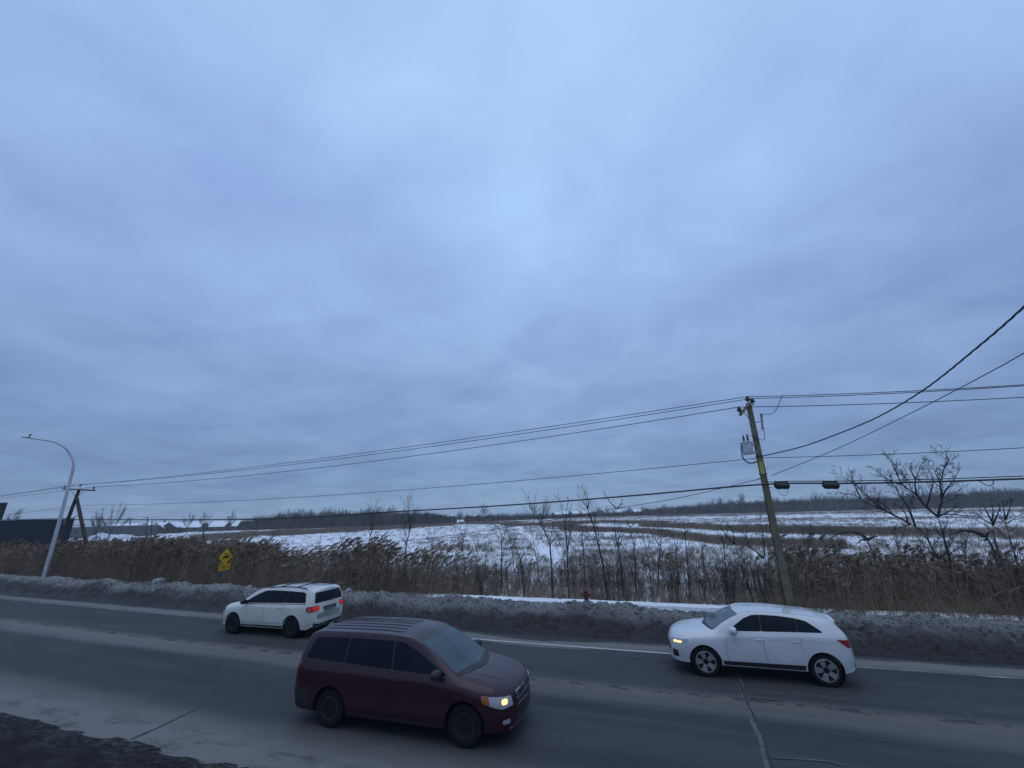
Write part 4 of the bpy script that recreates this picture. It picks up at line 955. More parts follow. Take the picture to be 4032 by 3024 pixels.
    near_tree('bare_tree', 'leaning bare tree whose long limbs sweep far to the left at the right side', [[(3690, 2190), (3637, 2099), (3585, 2065)],
        [(3585, 2065), (3540, 2040), (3483, 2012), (3410, 1953), (3347, 1894), (3288, 1862)], [(3600, 2070), (3584, 2012), (3557, 1967), (3501, 1890), (3460, 1870)], [(3483, 2012), (3420, 1985), (3365, 1949), (3278, 1935)],
        [(3410, 1953), (3370, 1900), (3345, 1855)], [(3575, 2060), (3560, 2015), (3530, 1985)], [(3585, 2067), (3540, 2080), (3505, 2095)], [(3520, 2030), (3470, 1975), (3440, 1935)]], 25, .105, 201, None, m, 6.0, 3, minr=.0072, up=.22)
    near_tree('broken_tree', 'thick broken stump with one thin bent branch arching left, right of the green pole', [[(3450, 2225), (3428, 2160), (3414, 2125)],
        [(3414, 2127), (3388, 2105), (3340, 2097), (3290, 2108), (3262, 2125)], [(3414, 2127), (3440, 2115), (3470, 2108)], [(3414, 2130), (3390, 2130), (3370, 2145)]], 23.5, .15, 202, None, m, 4.5, 2, up=-.05)
    near_tree('broken_tree', 'thick broken trunk with a thin branch arching left, near the right edge', [[(3925, 2200), (3900, 2140), (3878, 2112)],
        [(3880, 2112), (3850, 2098), (3794, 2089), (3735, 2108)], [(3880, 2112), (3900, 2090)], [(3890, 2130), (3860, 2130)]], 23.5, .19, 203, None, m, 4.5, 2, up=-.02)
    near_tree('bare_tree', 'dark upright bare tree directly behind the broken trunk near the right edge', [[(3935, 2190), (3915, 2124), (3906, 2054)],
        [(3906, 2054), (3890, 2025), (3872, 1985)], [(3908, 2070), (3930, 2020), (3938, 1985)], [(3912, 2100), (3880, 2070), (3850, 2050)], [(3907, 2060), (3880, 2050), (3840, 2015)], [(3906, 2054), (3910, 2010), (3905, 1975)]], 25, .09, 204, None, m, 4.2, 3, minr=.006)
    near_tree('bare_tree', 'slim bare tree with a forked crown at the very right edge', [[(3995, 2190), (3975, 2110), (3958, 2047)],
        [(3958, 2047), (3953, 2010), (3946, 1970)], [(3958, 2047), (3972, 2015), (3984, 1968)], [(3960, 2055), (3930, 2035), (3885, 2015)], [(3962, 2060), (4000, 2035), (4040, 2020)], [(3968, 2085), (4010, 2070)]], 25, .07, 205, None, m, 4.2, 3, minr=.006)
    # dark dense shrubs
    for k, (lab, u, v, t, w, h) in enumerate([('dense dark leafless shrub standing in the reeds left of the field track', 1897, 2235, 22.5, 1.5, 2.0),
                                   ('dense dark leafless shrub midway between hydrant and green pole', 2650, 2265, 24, 1.5, 2.1),
                                   ('tangled leafless shrub at the foot of the leaning tree', 3600, 2205, 24, 1.7, 1.5),
                                   ('tangled leafless shrub beneath the broken trunk near the right edge', 3840, 2210, 24, 1.6, 1.5),
                                   ('low leafless shrub at the left of the tree against the green pole', 2870, 2280, 23, 1.2, 1.7),
                                   ('sprawling leafless shrub just right of the green pole', 3240, 2240, 24.5, 1.6, 1.4),
                                   ('dark leafless shrub at the very right edge', 4010, 2230, 24, 1.4, 1.9)]):
        r = np.random.default_rng(300+k); p = at(u, v, t); gz = ground_at(p.x, p.y); root = thing('shrub', lab, 'shrub', (p.x, p.y, gz-.05), 0, 'leafless shrubs among the reeds'); stems = Twigs(); tw = Twigs()
        for j in range(16):
            a = r.uniform(0, 2*PI); d = np.array([math.cos(a)*w*.5*r.uniform(.2, 1), math.sin(a)*w*.5*r.uniform(.2, 1), h*r.uniform(.65, 1.05)])
            P, L = resample([np.array([math.cos(a)*.12, math.sin(a)*.12, 0]), d*np.array([.35, .35, .5]), d], 9); P = wobble(P, r, .03); stems.tube(P, np.linspace(.02, .006, 9), 4)
            side_shoots(tw, P, L, .018, r, 2, 4.5, .2, .15, .9, 3, .004)
        stems.obj('stems', m, root); tw.obj('twigs', m, root)

# ------------------------------------------------------------------ distance: woods, houses, building
def far_tree_mesh(r, h, wide, tuft=1.0, tris=170, thick=.05, low=.25):
    """bare crown seen from far: trunk plus long thin ribbons fanning up and out"""
    V = []; Fc = []
    def rib(p, q, w):
        d = q-p; s = np.cross(d, r.normal(size=3)); s = s/np.linalg.norm(s)*w/2; n = len(V); V.extend([p-s, p+s, q]); Fc.append((n, n+1, n+2))
    def trib(p, q, w0, w1):
        for ax in (np.array([1., 0, 0]), np.array([0, 1., 0])):
            n = len(V); V.extend([p-ax*w0/2, p+ax*w0/2, q+ax*w1/2, q-ax*w1/2]); Fc.extend([(n, n+1, n+2), (n, n+2, n+3)])
    top = np.array([r.normal(0, .04)*h, r.normal(0, .04)*h, h*.75]); trib(np.zeros(3), top, thick*2.6, thick*.8)
    limbs = []
    for k in range(14):
        u = r.uniform(low*.6, .5); p = top*u; a = k*2.4+r.uniform(-.5, .5); e = r.uniform(.25, 1.0)**.6
        q = np.array([math.cos(a)*wide*.5*e, math.sin(a)*wide*.5*e, h*(1.0-.45*e*e)*r.uniform(.8, 1.0)]); trib(p, q, thick*1.3, thick*.5); limbs.append((p, q))
    limbs.append((top*.6, top*1.2))
    for k in range(tris):
        p0, q0 = limbs[r.integers(len(limbs))]; u = r.uniform(.35, 1)**.8; p = p0+(q0-p0)*u; l = h*r.uniform(.06, .16)*tuft
        d = (q0-p0)/np.linalg.norm(q0-p0)*.7+r.normal(0, .45, 3)+np.array([0, 0, .5]); d /= np.linalg.norm(d); rib(p, p+d*l, thick*r.uniform(.5, 1.0))
    V = np.array(V); V[:, 2] = np.minimum(V[:, 2], h*1.05); return V, np.array(Fc)

def make_far_woods():
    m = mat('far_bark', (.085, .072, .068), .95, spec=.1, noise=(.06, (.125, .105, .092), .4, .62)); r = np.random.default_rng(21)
    crown_t = [far_tree_mesh(r, 1.0, .55, 1.0, 150, .012) for _ in range(8)]; crown_t = [(v, f) for v, f in crown_t]
    bush_t = []
    for k in range(6):                                # undergrowth: many upright whips
        V = []; Fc = []
        for j in range(70):
            a = r.uniform(0, 2*PI); q = r.uniform(0, .6); p = np.array([math.cos(a)*q, math.sin(a)*q, 0]); d = np.array([r.normal(0, .16), r.normal(0, .16), r.uniform(.5, 1.0)])
            s = np.array([math.cos(a+1.3), math.sin(a+1.3), 0])*r.uniform(.02, .05); n = len(V); V += [p-s, p+s, p+d*.6-s*.8, p+d*.6+s*.8, p+d]; Fc += [(n, n+1, n+3), (n, n+3, n+2), (n+2, n+3, n+4)]
        bush_t.append((np.array(V), np.array(Fc)))
    def wood(name, label, edge, depth, htree, hbush, nt_, nb, seed):
        """edge: list of (ratio x/y, depth y, tree height scale)"""
        rr = np.random.default_rng(seed); E = np.array(edge, float)
        def pts(n):
            q = rr.uniform(E[0, 0], E[-1, 0], n); y = np.interp(q, E[:, 0], E[:, 1])+rr.random(n)**1.5*depth; x = q*y; hs = np.interp(q, E[:, 0], E[:, 2]); return x, y, hs
        x, y, hs = pts(nb); s, t = to_st(x, y); z = terrain_z(s, t); hh = hbush*hs*rr.uniform(.6, 1.15, nb)*(.75+.5*fbm(x*.03, y*.03, 81, 3))
        o = place_many(name+'_undergrowth', bush_t, np.stack([x, y, z-.2], 1), rr.uniform(0, 6.3, nb), np.stack([hh*.9, hh], 1), np.zeros((nb, 2)), m)
        x, y, hs = pts(nt_); s, t = to_st(x, y); z = terrain_z(s, t); hh = htree*hs*rr.uniform(.55, 1.1, nt_)*(.7+.6*fbm(x*.02, y*.02, 82, 3))
        o2 = place_many(name, crown_t, np.stack([x, y, z-.2], 1), rr.uniform(0, 6.3, nt_), np.stack([hh*.9, hh], 1), np.zeros((nt_, 2)), m)
        # one object per wood
        tag(o2, label, 'woodland', kind='stuff'); o.parent = o2
    wood('far_wood', 'dark leafless wood along the far edge of the field at the right', [(.30, 395, .55), (.36, 390, .7), (.45, 380, .85), (.60, 365, .9), (.75, 350, .95), (1.0, 320, 1.0), (1.35, 280, 1.0)], 45, 14, 9.5, 1500, 3000, 31)
    wood('far_wood', 'leafless wood behind the field left of centre', [(-.82, 262, .30), (-.70, 262, .55), (-.55, 262, .85), (-.42, 268, 1.0), (-.30, 272, .95), (-.19, 290, .8), (-.145, 300, .55)], 30, 12.5, 8, 700, 1300, 32)
    wood('far_wood', 'low dark thicket right of the gap in the distant trees', [(-.115, 330, .8), (-.06, 340, .6), (.0, 350, .55), (.08, 360, .5), (.16, 380, .45), (.30, 395, .5)], 30, 11, 6.5, 330, 700, 33)
    wood('horizon_trees', 'thin line of far trees along the horizon', [(-1.35, 620, .8), (-.6, 650, .8), (0, 760, .8), (.4, 800, .8), (1.0, 700, .8)], 80, 12, 8, 700, 1100, 34)
    wood('hedge_thicket', 'dark low thicket running in front of the snow roofed houses', [(-1.2, 190, .7), (-1.0, 205, .8), (-.78, 222, 1.0)], 12, 3.6, 3.0, 60, 420, 35)
    # trees that stand out, each its own
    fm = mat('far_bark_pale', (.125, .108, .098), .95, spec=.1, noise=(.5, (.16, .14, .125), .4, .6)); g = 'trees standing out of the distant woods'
    J = [(1528, 2062, 2000, 250, .9, 'pale bare tree rising from the distant wood left of the brush topped sapling'), (1130, 2080, 2000, 250, .5, 'slender bare tree at the left end of the distant wood'),
         (1285, 2073, 1996, 255, .7, 'feathery bare tree rising from the middle of the left distant wood'), (1538, 2062, 1982, 262, .8, 'broad crowned bare tree rising highest from the left distant wood'),
         (1640, 2060, 1990, 270, .8, 'bare tree with a dense crown right behind the bushy topped sapling'), (1697, 2056, 2012, 290, 1.6, 'wide low round clump of bare trees at the right end of the left distant wood'),
         (1810, 2056, 2003, 300, .9, 'dark bushy tree at the left edge of the gap where the snow track ends'), (1905, 2050, 1974, 300, .8, 'bare tree with an upright oval crown right of the gap in the distant trees'),
         (2103, 2048, 1965, 250, .9, 'left one of two willow like bare trees in mid field'), (2155, 2050, 1957, 245, .75, 'right one of two willow like bare trees in mid field'),
         (2362, 2032, 1990, 330, .8, 'small round bare tree behind the top of the Y shaped sapling'), (2392, 2030, 1991, 330, .8, 'second small round bare tree just right of the Y shaped sapling'),
         (2482, 2026, 1994, 330, .9, 'small bare tree alone above the distant snowy roofs'), (2535, 2025, 1990, 330, .9, 'small bare tree right of the one alone above the snowy roofs'),
         (2625, 2033, 1980, 350, 1.0, 'first bare tree at the left end of the right hand wood'), (2810, 2028, 1960, 370, 1.1, 'bushy tree rising over the left part of the right hand wood'),
         (2843, 2026, 1950, 400, .7, 'pale thin tree half hidden behind the right hand wood'), (2888, 2026, 1955, 365, .75, 'dark forked bare tree left of the tall twin topped tree'),
         (2932, 2024, 1928, 365, .6, 'tall bare tree with twin tops left of the green pole'), (3062, 2018, 1946, 380, .7, 'bare tree showing just right of the green pole'),
         (3222, 2012, 1930, 380, .7, 'bare tree rising from the wood behind the sweeping limbs'), (3450, 2008, 1930, 380, .9, 'round bare tree rising from the wood behind the leaning tree'),
         (425, 2110, 1960, 75, .8, 'bare spreading tree right of the brown A shaped pole'), (380, 2112, 1985, 80, .6, 'slighter bare tree beside the spreading one near the brown A shaped pole'),
         (70, 2045, 1985, 70, .7, 'windswept thin tree above the roof of the dark blue building'), (48, 2045, 1995, 72, .6, 'thin leaning tree at the left above the dark blue building'),
         (735, 2090, 2015, 190, .8, 'leaning bare tree in front of the snowy roofs at the left'), (800, 2088, 2008, 190, .9, 'bushy many stemmed tree among the snowy roofs at the left'), (905, 2082, 2003, 210, .6, 'thin upright tree right of the bushy one by the snowy roofs')]
    for k, (u, vb, vt, y, w, lab) in enumerate(J):
        b = at_depth(u, vb, y); tp = at_depth(u, vt, y); h = tp.z-b.z; gz = ground_at(b.x, b.y); h = tp.z-gz
        rr = np.random.default_rng(400+k); v, f = far_tree_mesh(rr, h, h*.70*w, 1.0, 520, max(.045, .00042*y), .3)
        n0 = 4*2*1; root = thing('distant_tree', lab, 'tree', (b.x, b.y, gz), rr.uniform(0, 6.28), g)
        tv, tf = v[:8], f[:4]; link_mesh('trunk', np_mesh('trunk', tv, tf), fm, root, False)
        cv, cf = v[8:], f[4:]-8; link_mesh('crown', np_mesh('crown', cv, cf), fm, root, False)

def house(name, x, y, w, d, hw, hr, rz, wallm, roofm, label, group, gable=True, glass=None, chim=False):
    gz = ground_at(x, y); root = thing(name, label, 'house' if gable else 'building', (x, y, gz-.1), rz, group)
    bm = bmesh.new()
    if gable:
        prof = [(-d/2, 0), (d/2, 0), (d/2, hw), (0, hw+hr), (-d/2, hw)]
        a = [bm.verts.new((-w/2, p, q)) for p, q in prof]; b = [bm.verts.new((w/2, p, q)) for p, q in prof]
        bm.faces.new(a); bm.faces.new(b[::-1])
        for i in range(5): bm.faces.new((a[i], b[i], b[(i+1) % 5], a[(i+1) % 5]))
    else: add_box(bm, (0, 0, hw/2), (w, d, hw))
    bm_obj('wall', bm, wallm, root, False)
    bm = bmesh.new()
    if gable:
        o = .45; sl = hr/(d/2); th = .28
        prof = [(-d/2-o, hw-o*sl+.03), (0, hw+hr+.03), (d/2+o, hw-o*sl+.03), (d/2+o, hw-o*sl+th), (0, hw+hr+th+.05), (-d/2-o, hw-o*sl+th)]
        a = [bm.verts.new((-w/2-o, p, q)) for p, q in prof]; b = [bm.verts.new((w/2+o, p, q)) for p, q in prof]
        bm.faces.new(a); bm.faces.new(b[::-1])
        for i in range(6): bm.faces.new((a[i], b[i], b[(i+1) % 6], a[(i+1) % 6]))
    else: add_box(bm, (0, 0, hw+.14), (w+.5, d+.5, .26))
    rf = bm_obj('roof', bm, roofm, root, False)
    if chim:
        bm = bmesh.new(); add_box(bm, (w*.2, 0, hw+hr+.4), (.7, .7, 1.6)); bm_obj('chimney', bm, wallm, rf, False)
    if glass:
        n = max(2, int(w/3.2))
        for k in range(n):
            bm = bmesh.new(); add_box(bm, (-w/2+(k+.5)*w/n, -d/2-.02, hw*.55), (1.1, .06, 1.2)); bm_obj('window', bm, glass, root, False)
    return root

def make_far_buildings():
    snow = mat('roof_snow', (.80, .82, .86), .7, noise=(.4, (.62, .64, .68), .55, .75)); gl = mat('far_glass', (.03, .035, .045), .2)
    wm = [mat('wall_brick', (.10, .078, .066), .85, noise=(1.5, (.075, .058, .05), .4, .6)), mat('wall_beige', (.15, .135, .12), .85, noise=(1, (.12, .11, .1), .4, .6)), mat('wall_grey', (.12, .12, .13), .85, noise=(1, (.10, .10, .105), .4, .6))]
    r = np.random.default_rng(51); g = 'distant snow roofed houses left of the field'; k = 0
    rows = [(560, 610, 232, .75), (615, 642, 234, .7), (655, 700, 236, .7), (680, 720, 262, .6), (730, 800, 250, .9), (760, 830, 270, .55), (845, 885, 255, .6), (890, 930, 262, .6), (935, 965, 275, .7), (970, 1000, 280, .6), (560, 600, 262, .5), (600, 640, 266, .6), (640, 690, 280, .6), (480, 530, 258, .5), (430, 475, 262, .6), (1010, 1040, 285, .6)]
    hl = ['snow roofed house at the left end of the nearest gabled row', 'snow roofed house second in the nearest gabled row', 'snow roofed house at the right end of the nearest gabled row', 'snow roofed house behind the right end of the gabled row',
          'widest snow roofed brick house right of the gabled row', 'snow roofed house behind the widest brick house', 'small snow roofed house right of the widest one, left of the bushy tree', 'small snow roofed house behind the bushy many stemmed tree',
          'small snow roofed house left of the thin upright tree', 'small snow roofed house just right of the thin upright tree', 'house whose snowy roof shows behind the left end of the gabled row', 'house whose snowy roof shows behind the middle of the gabled row',
          'house whose snowy roof shows behind and between two gabled fronts', 'house with a snowy roof behind the right end of the long grey warehouse', 'house with a snowy roof behind the middle of the long grey warehouse', 'farthest right of the snow roofed houses, against the wood']
    for (u0, u1, y, ws), lab in zip(rows, hl):
        p = at_depth((u0+u1)/2, 2100, y); w = (at_depth(u1, 2100, y)-at_depth(u0, 2100, y)).length*.92; top = at_depth((u0+u1)/2, 2063+(-.026*((u0+u1)/2-560)), y).z; gz = ground_at(p.x, p.y)
        hgt = max(5.5, top-gz); gab = k in (0, 1, 2); hr = hgt*.50
        house('row_house', p.x, p.y, max(8, w) if not gab else 9, 9 if not gab else max(8, w), hgt-hr, hr, (.15 if not gab else PI/2+.2)+r.normal(0, .06), wm[k % 3], snow, lab, g, True, gl, k in (1, 4)); k += 1
    # two dark bare trees' worth of red roof accent is left to the brick; long grey warehouse with a snowy flat roof
    p = at_depth(405, 2110, 175); q0, q1 = at_depth(285, 2110, 175), at_depth(528, 2110, 175); top = at_depth(405, 2070, 175).z
    house('warehouse', p.x, p.y, (q1-q0).length, 22, top-ground_at(p.x, p.y)-.2, 0, .0, mat('warehouse_grey', (.105, .10, .105), .8, noise=(.8, (.085, .08, .085), .4, .6)), snow, 'long low grey warehouse with a flat snowy roof right of the A shaped pole', None, False, gl)
    # faraway roofs beyond the middle of the field
    g2 = 'tiny faraway snow roofed houses beyond the field'; cl = ['leftmost of the tiny faraway snowy roofs, in the gap above the snow track', 'tiny faraway snowy roof right of the gap above the snow track', 'tiny faraway snowy roof right beside the willow like trees', 'tiny faraway snowy roof second right of the willow like trees',
        'tiny faraway snowy roof third right of the willow like trees', 'tiny faraway snowy roof behind the slanting sapling', 'tiny faraway snowy roof left of the Y topped tree', 'tiny faraway snowy roof right of the Y topped tree', 'tiny faraway snowy roof below the small bare tree standing alone', 'rightmost of the tiny faraway snowy roofs, next to the right hand wood']
    for (u, w), lab in zip([(1770, 26), (1862, 16), (2190, 14), (2222, 22), (2262, 16), (2310, 24), (2385, 18), (2440, 24), (2508, 30), (2570, 26)], cl):
        y = 440+r.uniform(-20, 40); v0 = 2032-.026*(u-2016); p = at_depth(u, v0+6, y); wd = w*y/F_PX
        house('faraway_house', p.x, p.y, max(7, wd), 8, 3.6+ (p.z*0), 2.6, r.normal(0, .25), wm[k % 3], snow, lab, g2, True, None); k += 1
    # the dark blue building at the left edge
    blue = mat('blue_cladding', (.017, .026, .042), .6, spec=.25, noise=(.6, (.022, .032, .050), .4, .65)); trim = mat('roof_trim', (.30, .31, .33), .6); dk = mat('dark_block', (.020, .018, .022), .7)
    nt = blue.node_tree; b = nt.nodes['Principled BSDF']; wv = nt.nodes.new('ShaderNodeTexWave'); wv.inputs['Scale'].default_value = 2.2; tc = nt.nodes.new('ShaderNodeTexCoord'); nt.links.new(tc.outputs['Object'], wv.inputs[0])
    bp = nt.nodes.new('ShaderNodeBump'); bp.inputs['Strength'].default_value = .4; bp.inputs['Distance'].default_value = .04; nt.links.new(wv.outputs[1], bp.inputs['Height']); nt.links.new(bp.outputs[0], b.inputs['Normal'])
    y = 46.0; c = at_depth(294, 2043, y); lft = at_depth(-700, 2043, y); gz = ground_at(c.x, c.y); hh = c.z-gz; w = c.x-lft.x
    root = thing('blue_building', 'long dark blue metal clad building at the left edge', 'building', (c.x, y, gz-.3))
    def slab(bm, xl, xr, z0, z1, grow, yb):
        """block whose right flank runs back in line with the street lamp"""
        k = (c.x+xr)/y; F = [(xl-grow, -grow), (xr+grow, -grow), (xr+grow+k*yb, yb+grow), (xl-grow, yb+grow)]
        a = [bm.verts.new((p, q, z0)) for p, q in F]; d = [bm.verts.new((p, q, z1)) for p, q in F]
        bm.faces.new(a[::-1]); bm.faces.new(d)
        for i in range(4): bm.faces.new((a[i], a[(i+1) % 4], d[(i+1) % 4], d[i]))
    bm = bmesh.new(); slab(bm, -w, 0, 0, hh+.3, 0, 14); bm_obj('wall', bm, blue, root, False)
    bm = bmesh.new(); slab(bm, -w, 0, hh+.3, hh+.42, .08, 14); bm_obj('roof_edge', bm, trim, root, False)
    e = at_depth(28, 1985, y); hu = e.z-c.z
    bm = bmesh.new(); slab(bm, e.x-c.x-9, e.x-c.x, hh+.42, hh+.42+hu, -.15, 6); ub = bm_obj('upper_block', bm, dk, root, False)
    bm = bmesh.new(); slab(bm, e.x-c.x-9, e.x-c.x, hh+.42+hu, hh+.5+hu, .02, 6); bm_obj('upper_trim', bm, trim, ub, False)
    bm = bmesh.new(); q = at_depth(265, 2057, y); add_box(bm, (q.x-c.x, -.12, q.z-gz+.3), (.35, .22, .28)); bm_obj('wall_light', bm, trim, root, False)
    # poles and lamps far left
    dp = mat('far_pole', (.05, .045, .045), .8); g3 = 'thin distant poles left of the field'
    for lab, u, vb, vt, y, arm in (('distant dark pole with two short lamp arms in front of the gabled houses', 578, 2112, 2036, 110, 1), ('thinner distant dark pole just right of the two armed one', 598, 2114, 2052, 112, 0), ('distant T shaped pole behind the long grey warehouse', 514, 2075, 2040, 190, 2), ('thin dark distant pole in the brown grass right of the snowy roofs', 802, 2140, 2062, 90, 0)):
        b0, t0 = at_depth(u, vb, y), at_depth(u+(4 if arm == 1 else 1), vt, y); gz = ground_at(b0.x, b0.y); o = thing('distant_pole', lab, 'pole', (b0.x, b0.y, gz-.2), 0, g3); H = t0.z-gz+.2
        tube_obj('shaft', [(0, 0, 0), (t0.x-b0.x, 0, H)], [.0014*y, .0010*y], dp, o, 8)
        if arm: 
            a = .022*y*(.55 if arm == 1 else .7); bm = bmesh.new(); add_box(bm, (t0.x-b0.x-(a*.45 if arm == 1 else 0), 0, H-.05), (a, .12, .0009*y)); 
            if arm == 1: add_box(bm, (t0.x-b0.x-a*.45, 0, H-.6), (a*.9, .12, .0009*y))
            bm_obj('arm', bm, dp, o, False)
    # ploughed snow heaps behind the left reeds
    sm = mat('heap_snow', (.70, .72, .76), .75, noise=(1.2, (.42, .42, .44), .5, .7), bump=(2.5, .8, .2))
    for u, v, y, w, h, lab in ((395, 2118, 105, 7, 2.2, 'ploughed snow heap left of the distant poles'), (455, 2122, 105, 9, 2.0, 'wide lumpy snow heap directly left of the distant two armed pole'), (300, 2122, 100, 4, 1.6, 'small greyish snow heap by the corner of the blue building'), (690, 2108, 118, 9, 1.7, 'ploughed snow heap right of the distant two armed pole'), (640, 2112, 118, 7, 1.3, 'low snow heap directly right of the distant poles')):
        p = at_depth(u, v, y); gz = ground_at(p.x, p.y); bm = bmesh.new(); bmesh.ops.create_icosphere(bm, subdivisions=4, radius=1)
        for vt in bm.verts:
            n = float(fbm(vt.co.x*2.3+u, vt.co.y*2.3+vt.co.z*2, 91, 4)); vt.co = Vector((vt.co.x*w/2, vt.co.y*w/3, max(-.1, vt.co.z)*h))*(0.5+n)
        o = bm_obj('snow_heap', bm, sm, None, True, 50); o.location = (p.x, p.y, gz); tag(o, lab, 'snow heap', 'ploughed snow heaps at the left')
# ------------------------------------------------------------------ cars
def mono(xs, ys, q):
    """monotone cubic through the stations, columns of ys at q"""
    xs = np.asarray(xs, float); ys = np.asarray(ys, float); h = np.diff(xs)[:, None]; d = np.diff(ys, axis=0)/h
    m = np.zeros_like(ys); m[0], m[-1] = d[0], d[-1]
    same = d[:-1]*d[1:] > 0
    with np.errstate(divide='ignore', invalid='ignore'):
        w1 = 2*h[1:]+h[:-1]; w2 = h[1:]+2*h[:-1]; hm = (w1+w2)/(w1/d[:-1]+w2/d[1:])
    m[1:-1] = np.where(same, hm, 0)
    k = np.clip(np.searchsorted(xs, q)-1, 0, len(xs)-2); u = ((q-xs[k])/h[k, 0])[:, None]; hk = h[k]
    return (ys[k]*(2*u**3-3*u**2+1) + m[k]*hk*(u**3-2*u**2+u) + ys[k+1]*(-2*u**3+3*u**2) + m[k+1]*hk*(u**3-u**2))
def crom(C, n):
    """Catmull-Rom through rows of C (k,2), n pieces each"""
    out = []
    for i in range(len(C)-1):
        p0, p1, p2, p3 = C[max(i-1, 0)], C[i], C[i+1], C[min(i+2, len(C)-1)]
        if i == 0: p0 = np.array([-p2[0], p2[1]]) if False else p1
        for k in range(n):
            u = k/n; out.append(.5*((2*p1)+(p2-p0)*u+(2*p0-5*p1+4*p2-p3)*u*u+(3*p1-p0-3*p2+p3)*u**3))
    out.append(C[-1]); return np.array(out)
def body_shell(st, front, rear, nose, tail):
    xs = np.array([s[0] for s in st]); ys = np.array([np.array(s[1], float).ravel() for s in st])
    q = [xs[0]]
    for a, b in zip(xs, xs[1:]): n = max(2, int(math.ceil((b-a)/.045))); q += list(np.linspace(a, b, n+1)[1:])
    q = np.array(q); Y = mono(xs, ys, q).reshape(len(q), -1, 2)
    rings = []
    for i, x in enumerate(q):
        c = crom(Y[i], 5); c[:, 0] = np.maximum(c[:, 0], 0); c[0, 0] = c[-1, 0] = 0
        half = np.concatenate([c, (c*[-1, 1])[-2:0:-1]])
        v = np.stack([np.full(len(half), x), half[:, 0], half[:, 1]], 1)
        a = np.abs(v[:, 1]); f = float(sstep(front-.55, front, x)); r = float(sstep(rear+.45, rear, x))
        v[:, 0] += -nose*f*(a/.9)**2.6 + tail*r*(a/.9)**2.6; rings.append(v)
    R = np.array(rings); n = R.shape[1]; V = R.reshape(-1, 3)
    i = np.arange(len(q)-1)[:, None]*n; k = np.arange(n)[None]; k2 = (k+1) % n
    F = np.stack([i+k, i+k2, i+n+k2, i+n+k], -1).reshape(-1, 4).tolist()
    F.append(list(range(n))); F.append(list(range((len(q)-1)*n, len(q)*n))[::-1])
    bm = bmesh.new(); vs = [bm.verts.new(v) for v in V]
    for f in F:
        try: bm.faces.new([vs[j] for j in f])
        except ValueError: pass
    bmesh.ops.remove_doubles(bm, verts=bm.verts, dist=1e-5); bmesh.ops.recalc_face_normals(bm, faces=bm.faces)
    return bm
def cut_arches(bm, axles, rad, zc, y0):
    me = bpy.data.meshes.new('b'); bm.to_mesh(me); bm.free(); a = bpy.data.objects.new('b', me); COL.objects.link(a); kill = [a]
    for x in axles:
        for s in (-1, 1):
            c = bmesh.new(); add_lathe(c, [(rad, y0), (rad, 1.3)], 48, Matrix.Translation((x, 0, zc)) @ Matrix.Rotation(-s*PI/2, 4, 'X')); bmesh.ops.recalc_face_normals(c, faces=c.faces)
            cm = bpy.data.meshes.new('c'); c.to_mesh(cm); c.free(); co = bpy.data.objects.new('c', cm); COL.objects.link(co); kill.append(co)
            md = a.modifiers.new('cut', 'BOOLEAN'); md.operation = 'DIFFERENCE'; md.object = co; md.solver = 'EXACT'
    dg = bpy.context.evaluated_depsgraph_get(); dg.update(); out = bpy.data.meshes.new_from_object(a.evaluated_get(dg))
    for o in kill: m_ = o.data; bpy.data.objects.remove(o); bpy.data.meshes.remove(m_)
    out.materials.clear(); return out
def round_poly(P, r=.05, n=4):
    out = []
    for i, p in enumerate(P):
        p = np.array(p, float); a = np.array(P[i-1], float); b = np.array(P[(i+1) % len(P)], float); la, lb = np.linalg.norm(a-p), np.linalg.norm(b-p)
        ra, rb = min(r, la*.4), min(r, lb*.4); pa = p+(a-p)/la*ra; pb = p+(b-p)/lb*rb
        for k in range(n+1):
            u = k/n; out.append(pa*(1-u)**2+p*2*u*(1-u)+pb*u*u)
    return out
